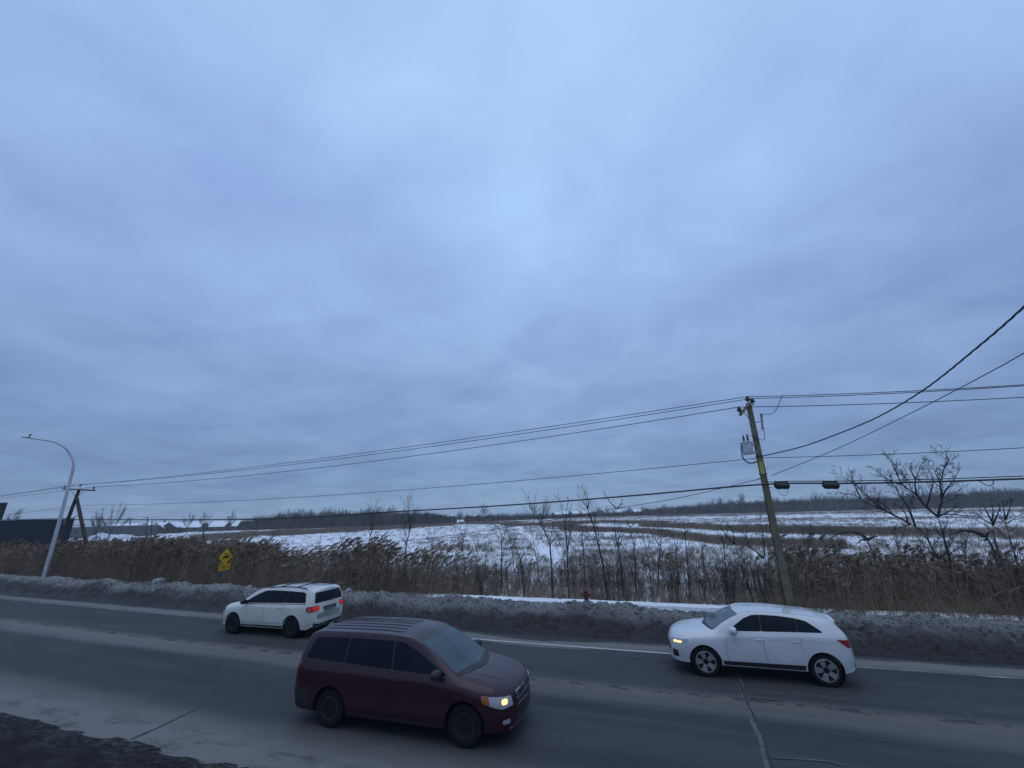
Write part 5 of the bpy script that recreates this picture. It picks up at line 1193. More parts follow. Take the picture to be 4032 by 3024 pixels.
class Car:
    def __init__(self, root, bvh): self.root = root; self.bvh = bvh
    def patch(self, name, pts, d, m, off=.004, r=.03, cell=.06, parent=None, skirt=.012, bulge=0.0):
        """lay a panel on the body: outline pts (3-D, near the surface) is cast along d"""
        d = Vector(d).normalized(); u = (d.cross(Vector((0, 0, 1))) if abs(d.z) < .9 else Vector((0, 1, 0))).normalized(); v = u.cross(d).normalized()
        P = [(Vector(p).dot(u), Vector(p).dot(v)) for p in pts]; P = round_poly(P, r) if r else [np.array(p) for p in P]
        bm = bmesh.new(); bm.faces.new([bm.verts.new((p[0], p[1], 0)) for p in P]); A = np.array(P)
        for ax, lo, hi in ((0, A[:, 0].min(), A[:, 0].max()), (1, A[:, 1].min(), A[:, 1].max())):
            n = int((hi-lo)/cell)
            for k in range(1, n+1):
                co = [0, 0, 0]; no = [0, 0, 0]; co[ax] = lo+(hi-lo)*k/(n+1); no[ax] = 1
                bmesh.ops.bisect_plane(bm, geom=bm.verts[:]+bm.edges[:]+bm.faces[:], plane_co=co, plane_no=no)
        bad = []; c0 = A.mean(0); nrm = {}
        for vt in bm.verts:
            o = u*vt.co.x + v*vt.co.y - d*6; h = self.bvh.ray_cast(o, d)
            if h[0] is None: bad.append(vt); continue
            n = h[1] if h[1].dot(d) < 0 else -h[1]
            vt.co = h[0]+n*off; nrm[vt] = n
        bmesh.ops.delete(bm, geom=bad, context='VERTS')
        ed = [e for e in bm.edges if e.is_boundary]
        ex = bmesh.ops.extrude_edge_only(bm, edges=ed)
        for vt in ex['geom']:
            if isinstance(vt, bmesh.types.BMVert):
                n = None
                for e in vt.link_edges:
                    w = e.other_vert(vt)
                    if w in nrm: n = nrm[w]; break
                vt.co -= (n or -d)*(off+skirt)
        bmesh.ops.recalc_face_normals(bm, faces=bm.faces)
        if sum(f.normal.dot(d)*f.calc_area() for f in bm.faces) > 0: bmesh.ops.reverse_faces(bm, faces=bm.faces)
        me = bpy.data.meshes.new(name); bm.to_mesh(me); bm.free(); return link_mesh(name, me, m, parent or self.root, True, 40)
    def side(self, name, xz, m, s, **k):
        return self.patch(name, [(x, 0, z) for x, z in xz], (0, -s, 0), m, **k)
    def front(self, name, yz, m, **k): return self.patch(name, [(0, y, z) for y, z in yz], (-1, 0, 0), m, **k)
    def back(self, name, yz, m, **k): return self.patch(name, [(0, y, z) for y, z in yz], (1, 0, 0), m, **k)
    def top(self, name, xy, m, **k): return self.patch(name, [(x, y, 0) for x, y in xy], (0, 0, -1), m, **k)
    def seam(self, pts, m, s, w=.007):
        """thin dark shut line along a side polyline"""
        P = [np.array(p, float) for p in pts]; L = []; R = []
        for i, p in enumerate(P):
            d = P[min(i+1, len(P)-1)]-P[max(i-1, 0)]; d /= np.linalg.norm(d); n = np.array([-d[1], d[0]])*w/2; L.append(p+n); R.append(p-n)
        return self.side('shut_line', L+R[::-1], m, s, r=0, off=.0015, skirt=.004, cell=.10)

def make_wheel(root, x, y, s, R, tw, rim_r, rim_m, tyre_m, hub_m, style):
    w = bpy.data.objects.new('wheel', None); COL.objects.link(w); w.parent = root; w.location = (x, y, R); w.empty_display_size = .1
    M = Matrix.Rotation(-s*PI/2, 4, 'X')                         # local z points out of the car
    h = tw/2; bm = bmesh.new(); add_lathe(bm, [(rim_r-.02, -h*.8), (rim_r+.01, -h), (R*.86, -h), (R*.965, -h*.86), (R, -h*.55), (R, h*.55), (R*.965, h*.86), (R*.86, h), (rim_r+.02, h*.98), (rim_r, h*.86), (rim_r-.02, h*.8)], 48, M); bm_obj('tyre', bm, tyre_m, w)
    bm = bmesh.new()
    add_lathe(bm, [(rim_r-.012, -h*.5), (rim_r-.006, h*.86), (rim_r-.03, h*.88), (rim_r-.045, h*.6), (rim_r-.06, h*.1)], 40, M)
    rng = {'alloy': 5, 'steel': 8, 'cover': 7}[style]
    if style == 'steel': add_lathe(bm, [(.02, h*.35), (.12, h*.40), (rim_r-.06, h*.22), (rim_r-.03, h*.3), (rim_r-.03, h*.15)], 36, M)
    else: add_lathe(bm, [(.02, h*.45), (rim_r-.03, h*.5), (rim_r-.03, h*.3)], 36, M)
    add_lathe(bm, [(.01, h*.3), (.062, h*.3), (.062, h*.66), (.045, h*.76), (.01, h*.78)], 20, M)
    for k in range(rng):
        a = 2*PI*k/rng
        if style == 'alloy':
            for da in (-.17, .17):
                c, s_ = math.cos(a+da*.6), math.sin(a+da*.6); e, f = math.cos(a+da), math.sin(a+da); p = Vector((.05*c, .05*s_, h*.66)); q = Vector(((rim_r-.025)*e, (rim_r-.025)*f, h*.80))
                M2 = M_at((p+q)/2, q-p, Vector((0, 0, 1))); v = add_box(bm, (0, 0, 0), (.028, .066, (q-p).length)); bmesh.ops.transform(bm, matrix=M @ M2, verts=v)
        else:
            c, s_ = math.cos(a), math.sin(a); p = Vector((.06*c, .06*s_, h*.55)); q = Vector(((rim_r-.03)*c, (rim_r-.03)*s_, h*.55)); M2 = M_at((p+q)/2, q-p, Vector((0, 0, 1)))
            v = add_box(bm, (0, 0, 0), (.03, .07 if style == 'cover' else .045, (q-p).length)); bmesh.ops.transform(bm, matrix=M @ M2, verts=v)
    bm_obj('rim', bm, rim_m, w, True, 30)
    for k in range(5):
        a = 2*PI*(k+.5)/5; b2 = bmesh.new(); add_lathe(b2, [(.006, h*.3), (.011, h*.32), (.011, h*.72), (.006, h*.74)], 8, M @ Matrix.Translation((.075*math.cos(a), .075*math.sin(a), 0)))
        bm_obj('wheel_nut', b2, hub_m, w)
    return w

def car_mats():
    return dict(
        glass=mat('tinted_glass', (.004, .007, .012), .05, spec=.14), screen=mat('screen_glass', (.032, .056, .066), .10, spec=.35),
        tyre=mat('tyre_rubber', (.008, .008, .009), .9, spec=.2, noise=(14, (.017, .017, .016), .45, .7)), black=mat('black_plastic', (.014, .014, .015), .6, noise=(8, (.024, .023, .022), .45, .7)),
        chrome=mat('chrome', (.55, .56, .58), .18, 1.0), alloy=mat('alloy', (.48, .49, .50), .3, .85, noise=(9, (.30, .29, .28), .5, .75)), dull=mat('dull_wheel', (.022, .023, .026), .55, .3, noise=(9, (.045, .044, .043), .45, .7)),
        red=mat('lamp_red', (.30, .008, .008), .15, coat=.6), red_on=mat('lamp_red_lit', (.5, .01, .01), .15, emit=((1.0, .02, .015), .32)), clear=mat('lamp_clear', (.33, .34, .36), .12, coat=.8, spec=.6),
        amber=mat('lamp_amber', (.32, .085, .01), .2, coat=.5), warm=mat('lamp_warm_lit', (.9, .6, .3), .2, emit=((1.0, .50, .17), 1.9)), liner=mat('arch_liner', (.008, .008, .009), .9),
        seam=mat('shut_line_dark', (.006, .006, .007), .8), plate=mat('number_plate_dirty', (.17, .165, .155), .7, noise=(18, (.09, .085, .08), .4, .7)))

def sec(zb, yb, ys, zs, ym, zm, yu, zu, yB, zB, yE, zE, yQ, zQ, zt):
    return [(0, zb), (yb, zb), (ys, zs), (ym, zm), (yu, zu), (yB, zB), (yE, zE), (yQ, zQ), (0, zt)]

def mirror(C, x, z, s, y, m, mg, dark):
    bm = bmesh.new(); bmesh.ops.create_icosphere(bm, subdivisions=3, radius=1)
    for v in bm.verts:
        q = v.co; k = (abs(q.y)**4+abs(q.z)**4+abs(q.x)**4)**-.25; q = q*k*.5+q*.5; v.co = Vector((q.x*.075+(.03 if q.x > 0 else 0)*abs(q.x), q.y*.125, q.z*.085))
        v.co += Vector((x, s*(y+.13), z+.06))
    o = bm_obj('door_mirror', bm, m, C.root, True, 180)
    bm = bmesh.new(); add_box(bm, (x, s*(y+.0), z+.0), (.08, .12, .04)); bm_obj('mirror_foot', bm, dark, o, bevel=.01)
    bm = bmesh.new(); add_box(bm, (x-.068, s*(y+.13), z+.06), (.012, .17, .105)); bm_obj('mirror_glass', bm, mg, o, bevel=.004)

def finish_car(name, label, cat, st, p, paint, M):
    """shell, arches, liners, wheels; returns Car"""
    bm = body_shell(st, p['xf'], p['xr'], p['nose'], p['tail'])
    me = cut_arches(bm, p['axles'], p['arch'], p['R']+.01, p['W']-.34)
    bvh_b = bmesh.new(); bvh_b.from_mesh(me); bvh = BVHTree.FromBMesh(bvh_b); bvh_b.free()
    root = thing(name, label, cat, p['loc'], p['rz']); C = Car(root, bvh)
    C.body = link_mesh('body', me, paint, root, True, 32)
    me.materials.append(M['liner'])                              # bare underside
    for f in me.polygons:
        if f.normal.z < -.75 and f.center.z < .5: f.material_index = 1
    for x in p['axles']:
        for s in (-1, 1):
            b = bmesh.new(); Mx = Matrix.Translation((x, 0, p['R']+.01)) @ Matrix.Rotation(-s*PI/2, 4, 'X')
            rings = [[b.verts.new(Mx @ Vector(((p['arch']-.003)*math.cos(a), (p['arch']-.003)*math.sin(a), h))) for a in np.linspace(-.2, PI+.2, 26)] for h in (p['W']-.335, p['W']-.06)]
            for k in range(25): b.faces.new((rings[0][k], rings[0][k+1], rings[1][k+1], rings[1][k]))
            b.faces.new(rings[0]); bm_obj('arch_liner', b, M['liner'], root)
            make_wheel(root, x, s*(p['W']-.035-p['tw']/2), s, p['R'], p['tw'], p['rim'], p['rim_m'], M['tyre'], M['black'] if p['style'] != 'alloy' else M['dull'], p['style'])
    return C

def spoiler(C, m, x0, x1, y, z0, z1):
    bm = bmesh.new(); R = []
    for k in range(9):
        yy = -y+2*y*k/8; d = -.05*(yy/y)**2; e = .035*(yy/y)**2
        R.append([bm.verts.new(p) for p in ((x0, yy, z0+d), (x1+e, yy*.95, z1+d), (x1+e+.02, yy*.95, z1+d-.035), (x0, yy, z0+d-.06))])
    for a, b in zip(R, R[1:]):
        for i in range(4): bm.faces.new((a[i], a[(i+1) % 4], b[(i+1) % 4], b[i]))
    bm.faces.new(R[0]); bm.faces.new(R[-1]); bm_obj('rear_spoiler', bm, m, C.root, True, 50)

def make_van(M):
    W = .98; paint = mat('dark_maroon_paint', (.026, .0028, .0095), .4, .0, spec=.3, coat=.40, noise=(.9, (.030, .005, .012), .4, .7), rough_var=.04)
    z0 = .24
    st = [(-2.66, sec(.46, .60, .66, .48, .72, .58, .70, .70, .68, .76, .62, .80, .45, .81, .82)),
          (-2.60, sec(.34, .78, .86, .42, .92, .62, .91, .92, .87, 1.06, .80, 1.12, .6, 1.15, 1.16)),
          (-2.50, sec(.28, .80, .91, .36, .955, .62, .95, .95, .91, 1.14, .80, 1.36, .6, 1.42, 1.44)),
          (-2.34, sec(.26, .82, .925, .34, .97, .62, .965, .96, .925, 1.16, .755, 1.60, .60, 1.655, 1.685)),
          (-1.90, sec(z0, .82, .94, .32, .985, .62, .98, .96, .935, 1.15, .75, 1.645, .60, 1.70, 1.735)),
          (-.60, sec(z0, .82, .94, .31, .985, .60, .98, .95, .94, 1.12, .745, 1.66, .60, 1.715, 1.755)),
          (.15, sec(z0, .82, .94, .31, .985, .60, .98, .94, .94, 1.10, .735, 1.62, .60, 1.68, 1.725)),
          (.50, sec(z0, .82, .94, .31, .985, .60, .98, .93, .94, 1.09, .745, 1.53, .62, 1.575, 1.615)),
          (.95, sec(z0, .82, .94, .31, .985, .60, .98, .92, .935, 1.07, .79, 1.315, .66, 1.345, 1.385)),
          (1.36, sec(z0, .82, .93, .32, .98, .60, .97, .91, .92, 1.02, .83, 1.095, .66, 1.115, 1.145)),
          (1.75, sec(z0, .81, .91, .33, .97, .62, .96, .86, .90, .96, .81, 1.02, .62, 1.065, 1.085)),
          (2.10, sec(.24, .78, .88, .33, .94, .60, .93, .80, .88, .91, .79, .96, .58, .995, 1.015)),
          (2.32, sec(.24, .72, .83, .32, .90, .55, .89, .73, .84, .83, .73, .885, .52, .915, .935)),
          (2.43, sec(.26, .63, .72, .32, .80, .50, .79, .66, .74, .75, .63, .80, .44, .83, .84)),
          (2.475, sec(.30, .52, .60, .34, .66, .46, .65, .56, .60, .63, .50, .67, .34, .69, .70))]
    h = math.radians(-17.4); c = Vector((-2.575, 9.805, 0))+Vector((.299, .954, 0))*.85 + Vector((.06, -.02, 0))
    p = dict(xf=2.475, xr=-2.66, nose=.17, tail=.10, axles=(1.54, -1.54), arch=.405, R=.345, W=W, tw=.225, rim=.215, rim_m=M['dull'], style='cover', loc=c, rz=h)
    C = finish_car('minivan', 'dark maroon minivan with a lit headlight in the near lane', 'minivan', st, p, paint, M); K = M
    for s in (-1, 1):
        q = s == -1
        C.side('pillar_trim', [(-1.45, 1.19), (-1.45, 1.615), (-.16, 1.612), (.09, 1.588), (.36, 1.47), (.72, 1.30), (.72, 1.13), (-.05, 1.14)], K['black'], s, r=.02, off=.002)
        C.side('side_window', [(-2.30, 1.22), (-2.16, 1.58), (-1.28, 1.615), (-1.28, 1.185)], K['glass'], s, r=.06)
        C.side('side_window', [(-1.25, 1.185), (-1.25, 1.615), (-.16, 1.61), (-.10, 1.145)], K['glass'], s, r=.04)
        C.side('side_window', [(-.07, 1.145), (-.13, 1.61), (.10, 1.585), (.42, 1.465), (1.12, 1.125), (1.10, 1.105)], K['glass'], s, r=.03)
        C.side('window_trim', [(-2.33, 1.205), (-2.33, 1.182), (-.05, 1.115), (1.16, 1.080), (1.16, 1.10), (-.05, 1.135)], K['black'], s, r=.005, off=.003)
        C.seam([(-.05, 1.12), (-.05, .75), (-.10, .36)], K['seam'], s); C.seam([(1.08, 1.05), (1.10, .80), (1.02, .50), (.98, .36)], K['seam'], s)
        C.seam([(-1.27, 1.15), (-1.25, .80), (-1.16, .66)], K['seam'], s); C.seam([(-1.12, .375), (0, .345), (.98, .345)], K['seam'], s, .008)
        C.seam([(-2.45, 1.10), (-1.30, 1.085)], K['seam'], s, .014)
        C.side('door_moulding', [(-1.10, .43), (1.06, .42), (1.06, .395), (-1.10, .405)], paint, s, r=.01, off=.012)
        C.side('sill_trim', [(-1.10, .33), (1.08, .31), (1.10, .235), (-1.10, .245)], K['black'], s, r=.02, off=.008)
        for x in (-.32, .06):
            b = bmesh.new(); add_box(b, (x, s*.995, .975), (.20, .028, .032)); bm_obj('door_handle', b, paint, C.root, bevel=.011)
        mirror(C, .98, 1.10, s, .93, K['black'], K['glass'], K['black'])
        # lamps
        hl = C.patch('headlight', [(2.30, s*.56, .80), (1.86, s*.93, .86), (1.88, s*.93, .74), (2.20, s*.78, .64), (2.36, s*.55, .65)], (-1, -s*.85, 0), K['clear'], r=.03, off=.008)
        C.patch('indicator', [(2.00, s*.90, .845), (1.86, s*.93, .855), (1.88, s*.93, .75), (2.01, s*.90, .71)], (-1, -s*.85, 0), K['amber'], r=.02, off=.012, parent=hl)
        C.patch('bulb', [(2.29, s*.69, .785), (2.21, s*.79, .785), (2.21, s*.79, .70), (2.29, s*.69, .70)], (-1, -s*.85, 0), K['warm'], r=.045, off=.014, parent=hl, cell=.03)
        C.patch('tail_light', [(-2.55, s*.84, 1.16), (-2.38, s*.93, 1.15), (-2.47, s*.93, .80), (-2.62, s*.80, .82)], (1, -s*1.3, 0), K['red'], r=.03, off=.01)
        C.patch('fog_lamp', [(2.33, s*.66, .46), (2.24, s*.80, .46), (2.25, s*.80, .39), (2.34, s*.66, .39)], (-1, -s*.6, 0), K['clear'], r=.03, off=.008)
    C.front('windscreen', [(-.80, 1.125), (.80, 1.125), (.665, 1.60), (-.665, 1.60)], K['screen'], r=.07)
    C.front('wiper_cowl', [(-.82, 1.100), (.82, 1.100), (.82, 1.122), (-.82, 1.122)], K['black'], r=.01, off=.006)
    C.back('rear_window', [(-.74, 1.18), (.74, 1.18), (.66, 1.60), (-.66, 1.60)], K['glass'], r=.07)
    C.back('number_plate', [(-.26, .86), (.26, .86), (.26, .99), (-.26, .99)], K['plate'], r=.01)
    g = C.front('grille', [(-.42, .80), (.42, .80), (.36, .57), (-.36, .57)], K['black'], r=.05, off=.006)
    C.front('grille_bar', [(-.44, .70), (.44, .70), (.44, .66), (-.44, .66)], K['chrome'], r=.01, off=.016, parent=g)
    C.front('grille_bar', [(-.045, .82), (.045, .82), (.05, .56), (-.05, .56)], K['chrome'], r=.01, off=.018, parent=g)
    for a, b_ in (((-.46, .83), (.46, .83)), ((-.38, .565), (.38, .565))):
        C.front('grille_bar', [(a[0], a[1]), (b_[0], b_[1]), (b_[0], b_[1]-.028), (a[0], a[1]-.028)], K['chrome'], r=.008, off=.012, parent=g)
    for s in (-1, 1): C.front('grille_bar', [(s*.46, .83), (s*.425, .83), (s*.35, .55), (s*.385, .55)], K['chrome'], r=.008, off=.012, parent=g)
    C.front('lower_intake', [(-.50, .44), (.50, .44), (.44, .335), (-.44, .335)], K['black'], r=.03, off=.006)
    C.front('bumper_lip', [(-.70, .315), (.70, .315), (.66, .265), (-.66, .265)], K['alloy'], r=.015, off=.006)
    for y in (-.48, -.29, -.10, .10, .29, .48): C.top('roof_rib', [(-2.15, y-.013), (-2.15, y+.013), (-.15, y+.013), (-.15, y-.013)], K['seam'], r=.01, off=.006)
    C.back('bumper_pad', [(-.80, .62), (.80, .62), (.76, .42), (-.76, .42)], K['black'], r=.04, off=.008)
    for s in (-1, 1):
        C.side('bumper_corner', [(-2.56, .66), (-2.02, .62), (-2.06, .34), (-2.52, .38)], K['black'], s, r=.05, off=.006)
    # hood creases
    for s in (-1, 1): C.top('hood_line', [(1.40, s*.60), (1.40, s*.615), (2.20, s*.465), (2.20, s*.45)], K['seam'], r=0, off=.001, skirt=.004)

def white_paint(nm, c, dirt): return mat(nm, c, .32, 0, coat=.9, noise=(1.3, dirt, .45, .75), rough_var=.06)

def make_compact(M):
    W = .885; paint = white_paint('white_paint', (.57, .585, .59), (.49, .495, .495)); K = M; z0 = .27
    st = [(-2.07, sec(.44, .55, .62, .48, .68, .58, .67, .74, .64, .82, .56, .85, .4, .86, .87)),
          (-2.00, sec(.36, .70, .78, .44, .84, .64, .83, .90, .78, 1.03, .70, 1.08, .5, 1.10, 1.11)),
          (-1.88, sec(.32, .72, .81, .38, .865, .64, .86, .94, .835, 1.09, .70, 1.20, .52, 1.25, 1.27)),
          (-1.70, sec(.29, .72, .83, .36, .875, .64, .87, .96, .835, 1.11, .675, 1.36, .54, 1.405, 1.43)),
          (-1.2, sec(z0, .73, .84, .36, .885, .64, .88, .95, .845, 1.11, .66, 1.43, .53, 1.468, 1.49)),
          (-.3, sec(z0, .73, .85, .36, .885, .62, .88, .93, .85, 1.075, .655, 1.475, .53, 1.512, 1.535)),
          (.14, sec(z0, .73, .85, .36, .885, .62, .88, .92, .85, 1.06, .655, 1.462, .53, 1.50, 1.522)),
          (.47, sec(z0, .73, .85, .36, .885, .62, .88, .89, .85, 1.02, .69, 1.355, .57, 1.395, 1.42)),
          (.80, sec(z0, .73, .85, .36, .885, .62, .88, .88, .845, 1.00, .73, 1.205, .62, 1.23, 1.26)),
          (1.06, sec(z0, .73, .84, .37, .88, .62, .875, .87, .83, .97, .75, 1.05, .62, 1.075, 1.095)),
          (1.60, sec(.27, .72, .82, .38, .875, .64, .87, .84, .815, .925, .735, .98, .56, 1.015, 1.03)),
          (1.90, sec(.27, .69, .79, .37, .85, .62, .845, .80, .785, .87, .70, .92, .52, .95, .965)),
          (2.08, sec(.28, .62, .71, .36, .79, .58, .785, .74, .73, .80, .65, .85, .46, .875, .89)),
          (2.17, sec(.30, .54, .63, .36, .70, .54, .695, .66, .65, .72, .56, .755, .40, .775, .785)),
          (2.205, sec(.34, .46, .53, .38, .58, .49, .575, .60, .54, .64, .46, .665, .32, .68, .685))]
    h = math.radians(180-18.1); c = Vector((6.25, 12.08, 0))+Vector((.31, .95, 0))*.66 + Vector((-.06, 0.02, 0))
    p = dict(xf=2.205, xr=-2.07, nose=.18, tail=.10, axles=(1.335, -1.335), arch=.385, R=.345, W=W, tw=.22, rim=.252, rim_m=M['alloy'], style='alloy', loc=c, rz=h)
    C = finish_car('compact_crossover', 'clean white compact crossover with silver alloy wheels in the far lane', 'car', st, p, paint, M)
    for s in (-1, 1):
        C.side('pillar_trim', [(-1.15, 1.14), (-1.13, 1.365), (-.93, 1.412), (-.55, 1.45), (-.14, 1.46), (.04, 1.448), (.24, 1.37), (.4, 1.11)], K['black'], s, r=.02, off=.002)
        C.side('side_window', [(-1.45, 1.145), (-1.38, 1.205), (-1.15, 1.365), (-.95, 1.41), (-.90, 1.135)], K['glass'], s, r=.04)
        C.side('side_window', [(-.88, 1.135), (-.93, 1.414), (-.55, 1.452), (-.14, 1.462), (-.10, 1.11)], K['glass'], s, r=.03)
        C.side('side_window', [(-.07, 1.11), (-.11, 1.462), (.05, 1.45), (.26, 1.37), (.67, 1.105), (.65, 1.085)], K['glass'], s, r=.03)
        C.seam([(-.08, 1.075), (-.08, .70), (-.12, .44)], K['seam'], s); C.seam([(.72, 1.03), (.80, .80), (.80, .55), (.78, .44)], K['seam'], s)
        C.seam([(-.93, 1.10), (-.91, .86), (-.98, .74)], K['seam'], s); C.seam([(-1.62, .93), (-.6, .955), (.4, .905), (.85, .865)], mat('crease_grey', (.46, .47, .49), .5), s, .016)
        C.side('sill_trim', [(-.97, .425), (.96, .405), (.96, .265), (-.97, .275)], K['black'], s, r=.02, off=.008)  # black sill, drawn taller so its colour takes in the shade below
        for x in (-.78, .02):
            b = bmesh.new(); add_box(b, (x-.02, s*.885, .925), (.19, .028, .03)); bm_obj('door_handle', b, paint, C.root, bevel=.010)
        mirror(C, .58, 1.07, s, .85, paint, K['glass'], K['black'])
        hl = C.patch('headlight', [(2.02, s*.50, .80), (1.66, s*.83, .85), (1.70, s*.83, .755), (2.04, s*.60, .705), (2.08, s*.50, .73)], (-1, -s*.8, 0), K['clear'], r=.02, off=.006)
        C.patch('bulb', [(1.98, s*.62, .775), (1.80, s*.79, .79), (1.81, s*.79, .745), (2.0, s*.62, .73)], (-1, -s*.8, 0), K['warm'], r=.02, off=.011, parent=hl, cell=.03)
        C.patch('fog_lamp', [(2.02, s*.56, .56), (1.90, s*.70, .56), (1.92, s*.70, .40), (2.03, s*.58, .40)], (-1, -s*.8, 0), K['black'], r=.03, off=.006)
        C.patch('tail_light', [(-1.66, s*.85, 1.02), (-1.92, s*.76, 1.02), (-1.97, s*.76, .84), (-1.86, s*.83, .86)], (1, -s*1.2, 0), K['red'], r=.02, off=.008)
        C.top('roof_groove', [(-1.4, s*.585), (-1.4, s*.60), (.2, s*.60), (.2, s*.585)], K['dull'], r=0, off=.002, skirt=.004)
    C.front('windscreen', [(-.72, 1.075), (.72, 1.075), (.59, 1.44), (-.59, 1.44)], K['screen'], r=.07)
    C.front('wiper_cowl', [(-.70, 1.066), (.70, 1.066), (.72, 1.080), (-.72, 1.080)], K['black'], r=.01, off=.006)
    C.back('rear_window', [(-.66, 1.12), (.66, 1.12), (.58, 1.33), (-.58, 1.33)], K['glass'], r=.07)
    C.back('bumper_pad', [(-.72, .50), (.72, .50), (.68, .38), (-.68, .38)], K['black'], r=.03, off=.006)
    C.back('number_plate', [(-.26, .72), (.26, .72), (.26, .85), (-.26, .85)], K['plate'], r=.01)
    C.front('grille', [(-.46, .72), (.46, .72), (.36, .40), (-.36, .40)], K['black'], r=.05, off=.006)
    C.front('bumper_lip', [(-.60, .325), (.60, .325), (.56, .29), (-.56, .29)], K['black'], r=.01, off=.006)
    spoiler(C, paint, -1.50, -1.86, .60, 1.455, 1.405)

def make_crossover(M):
    W = .92; paint = white_paint('ivory_white_paint', (.62, .61, .555), (.48, .46, .405)); K = M; z0 = .27
    st = [(-2.39, sec(.46, .58, .66, .50, .74, .60, .73, .72, .69, .78, .62, .81, .44, .82, .83)),
          (-2.34, sec(.36, .74, .82, .44, .885, .64, .88, .92, .84, 1.05, .77, 1.10, .56, 1.12, 1.13)),
          (-2.25, sec(.32, .75, .85, .38, .905, .64, .90, .95, .865, 1.10, .765, 1.34, .58, 1.40, 1.42)),
          (-2.14, sec(.29, .76, .865, .36, .915, .64, .91, .95, .875, 1.11, .735, 1.505, .60, 1.56, 1.585)),
          (-1.7, sec(z0, .76, .875, .36, .92, .64, .915, .95, .885, 1.10, .72, 1.555, .60, 1.605, 1.63)),
          (-.5, sec(z0, .76, .88, .36, .92, .62, .915, .93, .885, 1.08, .71, 1.575, .59, 1.625, 1.655)),
          (.20, sec(z0, .76, .88, .36, .92, .62, .915, .92, .885, 1.07, .705, 1.555, .59, 1.605, 1.635)),
          (.55, sec(z0, .76, .88, .36, .92, .62, .915, .91, .885, 1.06, .725, 1.48, .61, 1.52, 1.55)),
          (.95, sec(z0, .76, .88, .36, .92, .62, .915, .90, .88, 1.05, .765, 1.28, .66, 1.305, 1.335)),
          (1.32, sec(z0, .76, .87, .37, .915, .62, .91, .90, .865, 1.01, .79, 1.075, .66, 1.10, 1.12)),
          (1.75, sec(.27, .75, .85, .38, .91, .64, .905, .87, .845, .96, .77, 1.02, .6, 1.055, 1.075)),
          (2.08, sec(.27, .71, .81, .37, .875, .62, .87, .80, .80, .89, .73, .95, .54, .985, 1.0)),
          (2.27, sec(.28, .63, .72, .36, .79, .58, .785, .72, .73, .80, .66, .85, .48, .875, .89)),
          (2.37, sec(.30, .55, .63, .36, .69, .53, .685, .64, .63, .70, .55, .735, .4, .75, .76)),
          (2.41, sec(.34, .46, .52, .38, .56, .48, .55, .55, .50, .59, .42, .61, .3, .618, .623))]
    h = math.radians(180-17.9); c = Vector((-9.84, 17.65, 0))+Vector((.305, .952, 0))*.74 + Vector((.08, -.03, 0))
    p = dict(xf=2.41, xr=-2.39, nose=.22, tail=.10, axles=(1.445, -1.445), arch=.41, R=.355, W=W, tw=.22, rim=.22, rim_m=M['dull'], style='steel', loc=c, rz=h)
    C = finish_car('crossover', 'dirty white crossover with black roof rails and a lit tail light', 'car', st, p, paint, M)
    for s in (-1, 1):
        C.side('pillar_trim', [(-1.3, 1.165), (-1.3, 1.532), (-1.03, 1.54), (-.14, 1.543), (.12, 1.525), (.40, 1.41), (.5, 1.12)], K['black'], s, r=.02, off=.002)
        C.side('side_window', [(-1.98, 1.175), (-1.86, 1.475), (-1.76, 1.515), (-1.06, 1.54), (-1.03, 1.155)], K['glass'], s, r=.06)
        C.side('side_window', [(-1.00, 1.155), (-1.03, 1.542), (-.14, 1.545), (-.10, 1.125)], K['glass'], s, r=.03)
        C.side('side_window', [(-.07, 1.125), (-.11, 1.545), (.14, 1.525), (.45, 1.41), (1.02, 1.13), (1.0, 1.105)], K['glass'], s, r=.03)
        C.side('window_trim', [(-2.0, 1.155), (-2.0, 1.135), (-.05, 1.085), (1.05, 1.065), (1.05, 1.085), (-.05, 1.105)], K['black'], s, r=.005, off=.003)
        C.seam([(-.07, 1.09), (-.07, .72), (-.12, .42)], K['seam'], s); C.seam([(.98, 1.05), (1.02, .82), (.98, .55), (.92, .42)], K['seam'], s); C.seam([(-1.02, 1.12), (-1.00, .86), (-1.06, .76)], K['seam'], s)
        C.seam([(-1.0, .47), (1.0, .455)], mat('moulding_grey', (.34, .34, .33), .5), s, .03)
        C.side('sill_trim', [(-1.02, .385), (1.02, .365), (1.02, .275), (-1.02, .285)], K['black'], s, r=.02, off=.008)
        for x in (-.82, .08):
            b = bmesh.new(); add_box(b, (x, s*.915, .985), (.20, .028, .032)); bm_obj('door_handle', b, paint, C.root, bevel=.010)
        mirror(C, .88, 1.10, s, .885, K['black'], K['glass'], K['black'])
        C.patch('headlight', [(2.20, s*.55, .84), (1.86, s*.86, .89), (1.90, s*.86, .76), (2.22, s*.62, .70)], (-1, -s*.85, 0), K['clear'], r=.03, off=.006)
        C.patch('indicator', [(2.04, s*.80, .865), (1.90, s*.86, .87), (1.92, s*.86, .79), (2.05, s*.80, .77)], (-1, -s*.85, 0), K['amber'], r=.02, off=.01)
        tl = C.patch('tail_light', [(-2.05, s*.90, 1.035), (-2.20, s*.89, 1.07), (-2.42, s*.62, 1.06), (-2.44, s*.62, .91), (-2.22, s*.89, .86), (-2.07, s*.90, .89)], (1, -s*.9, 0), K['red'], r=.03, off=.008)
        C.patch('lit_lens', [(-2.30, s*.82, 1.035), (-2.415, s*.64, 1.04), (-2.42, s*.64, .93), (-2.31, s*.82, .92)], (1, -s*.9, 0), K['red_on'], r=.02, off=.013, parent=tl)
        pts = [(.10, .665, 1.575), (-.1, .66, 1.64), (-.9, .655, 1.675), (-1.65, .655, 1.64), (-1.85, .66, 1.57)]
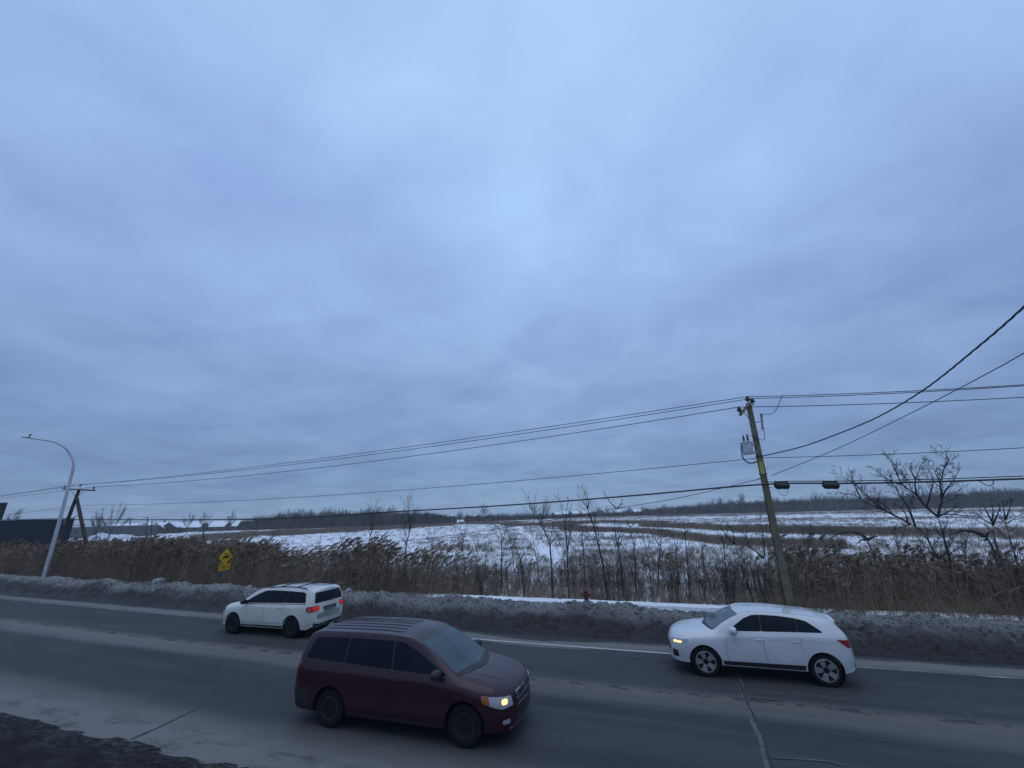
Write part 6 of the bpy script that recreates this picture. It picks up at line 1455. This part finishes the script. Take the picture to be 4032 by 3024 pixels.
        tube_obj('roof_rail', smooth_path([Vector((x, s*y, z)) for x, y, z in pts], 6), .021, K['black'], C.root, 8)
    tube_obj('cross_bar', [Vector((-1.25, -.655, 1.665)), Vector((-1.25, 0, 1.695)), Vector((-1.25, .655, 1.665))], .020, K['black'], C.root, 8)
    tube_obj('cross_bar', [Vector((-.45, -.655, 1.665)), Vector((-.45, 0, 1.70)), Vector((-.45, .655, 1.665))], .020, K['black'], C.root, 8)
    C.front('windscreen', [(-.77, 1.105), (.77, 1.105), (.64, 1.55), (-.64, 1.55)], K['screen'], r=.07)
    C.back('rear_window', [(-.73, 1.15), (.73, 1.15), (.645, 1.50), (-.645, 1.50)], K['glass'], r=.07)
    tube_obj('rear_wiper', [Vector((-2.36, .0, 1.16)), Vector((-2.33, -.36, 1.19))], .012, K['black'], C.root, 6)
    C.back('plate_recess', [(-.36, 1.0), (.36, 1.0), (.32, .80), (-.32, .80)], mat('grimy_recess', (.07, .066, .06), .8), r=.03)
    C.back('number_plate', [(-.16, .92), (.16, .92), (.16, .83), (-.16, .83)], K['plate'], r=.01, off=.010)
    C.back('road_grime', [(-.60, .76), (.60, .76), (.58, .60), (-.58, .60)], mat('grime', (.24, .225, .19), .85, noise=(6, (.36, .345, .31), .4, .65)), r=.05, off=.002)
    C.back('bumper_pad', [(-.76, .47), (.76, .47), (.72, .38), (-.72, .38)], K['black'], r=.02, off=.006)
    for s in (-1, 1): C.back('reflector', [(s*.66, .52), (s*.74, .52), (s*.74, .49), (s*.66, .49)], K['red'], r=.008, off=.008)
    C.front('grille', [(-.44, .82), (.44, .82), (.38, .62), (-.38, .62)], K['black'], r=.04, off=.006)
    spoiler(C, paint, -1.96, -2.20, .62, 1.61, 1.58)
    tube_obj('exhaust_pipe', [Vector((-2.2, -.55, .27)), Vector((-2.45, -.55, .26))], .03, K['chrome'], C.root, 10)

def make_haze():
    """the thin winter air that greys the far wood"""
    m = bpy.data.materials.new('haze'); m.use_nodes = True; nt = m.node_tree; nt.nodes.clear()
    out = nt.nodes.new('ShaderNodeOutputMaterial'); v = nt.nodes.new('ShaderNodeVolumePrincipled')
    v.inputs['Color'].default_value = (.86, .90, .95, 1); v.inputs['Density'].default_value = HAZE_DENSITY; v.inputs['Anisotropy'].default_value = 0.0
    nt.links.new(v.outputs[0], out.inputs['Volume'])
    bm = bmesh.new(); add_box(bm, (0, 500, 7.0), (9000, 9600, 18.6)); bmesh.ops.recalc_face_normals(bm, faces=bm.faces)
    me = bpy.data.meshes.new('haze'); bm.to_mesh(me); bm.free(); o = bpy.data.objects.new('haze', me); COL.objects.link(o); me.materials.append(m); tag(o, kind='stuff')
HAZE_DENSITY = 0.0004
# ------------------------------------------------------------------ build it
make_terrain(); make_road(); make_shoulder(); make_bank()
MATS = car_mats()
make_van(MATS); make_compact(MATS); make_crossover(MATS)
make_lines(); make_street_lamp(); make_sign(); make_hydrant()
make_far_buildings(); make_far_woods(); make_near_trees(); make_field_grass(); make_reeds()
make_haze()
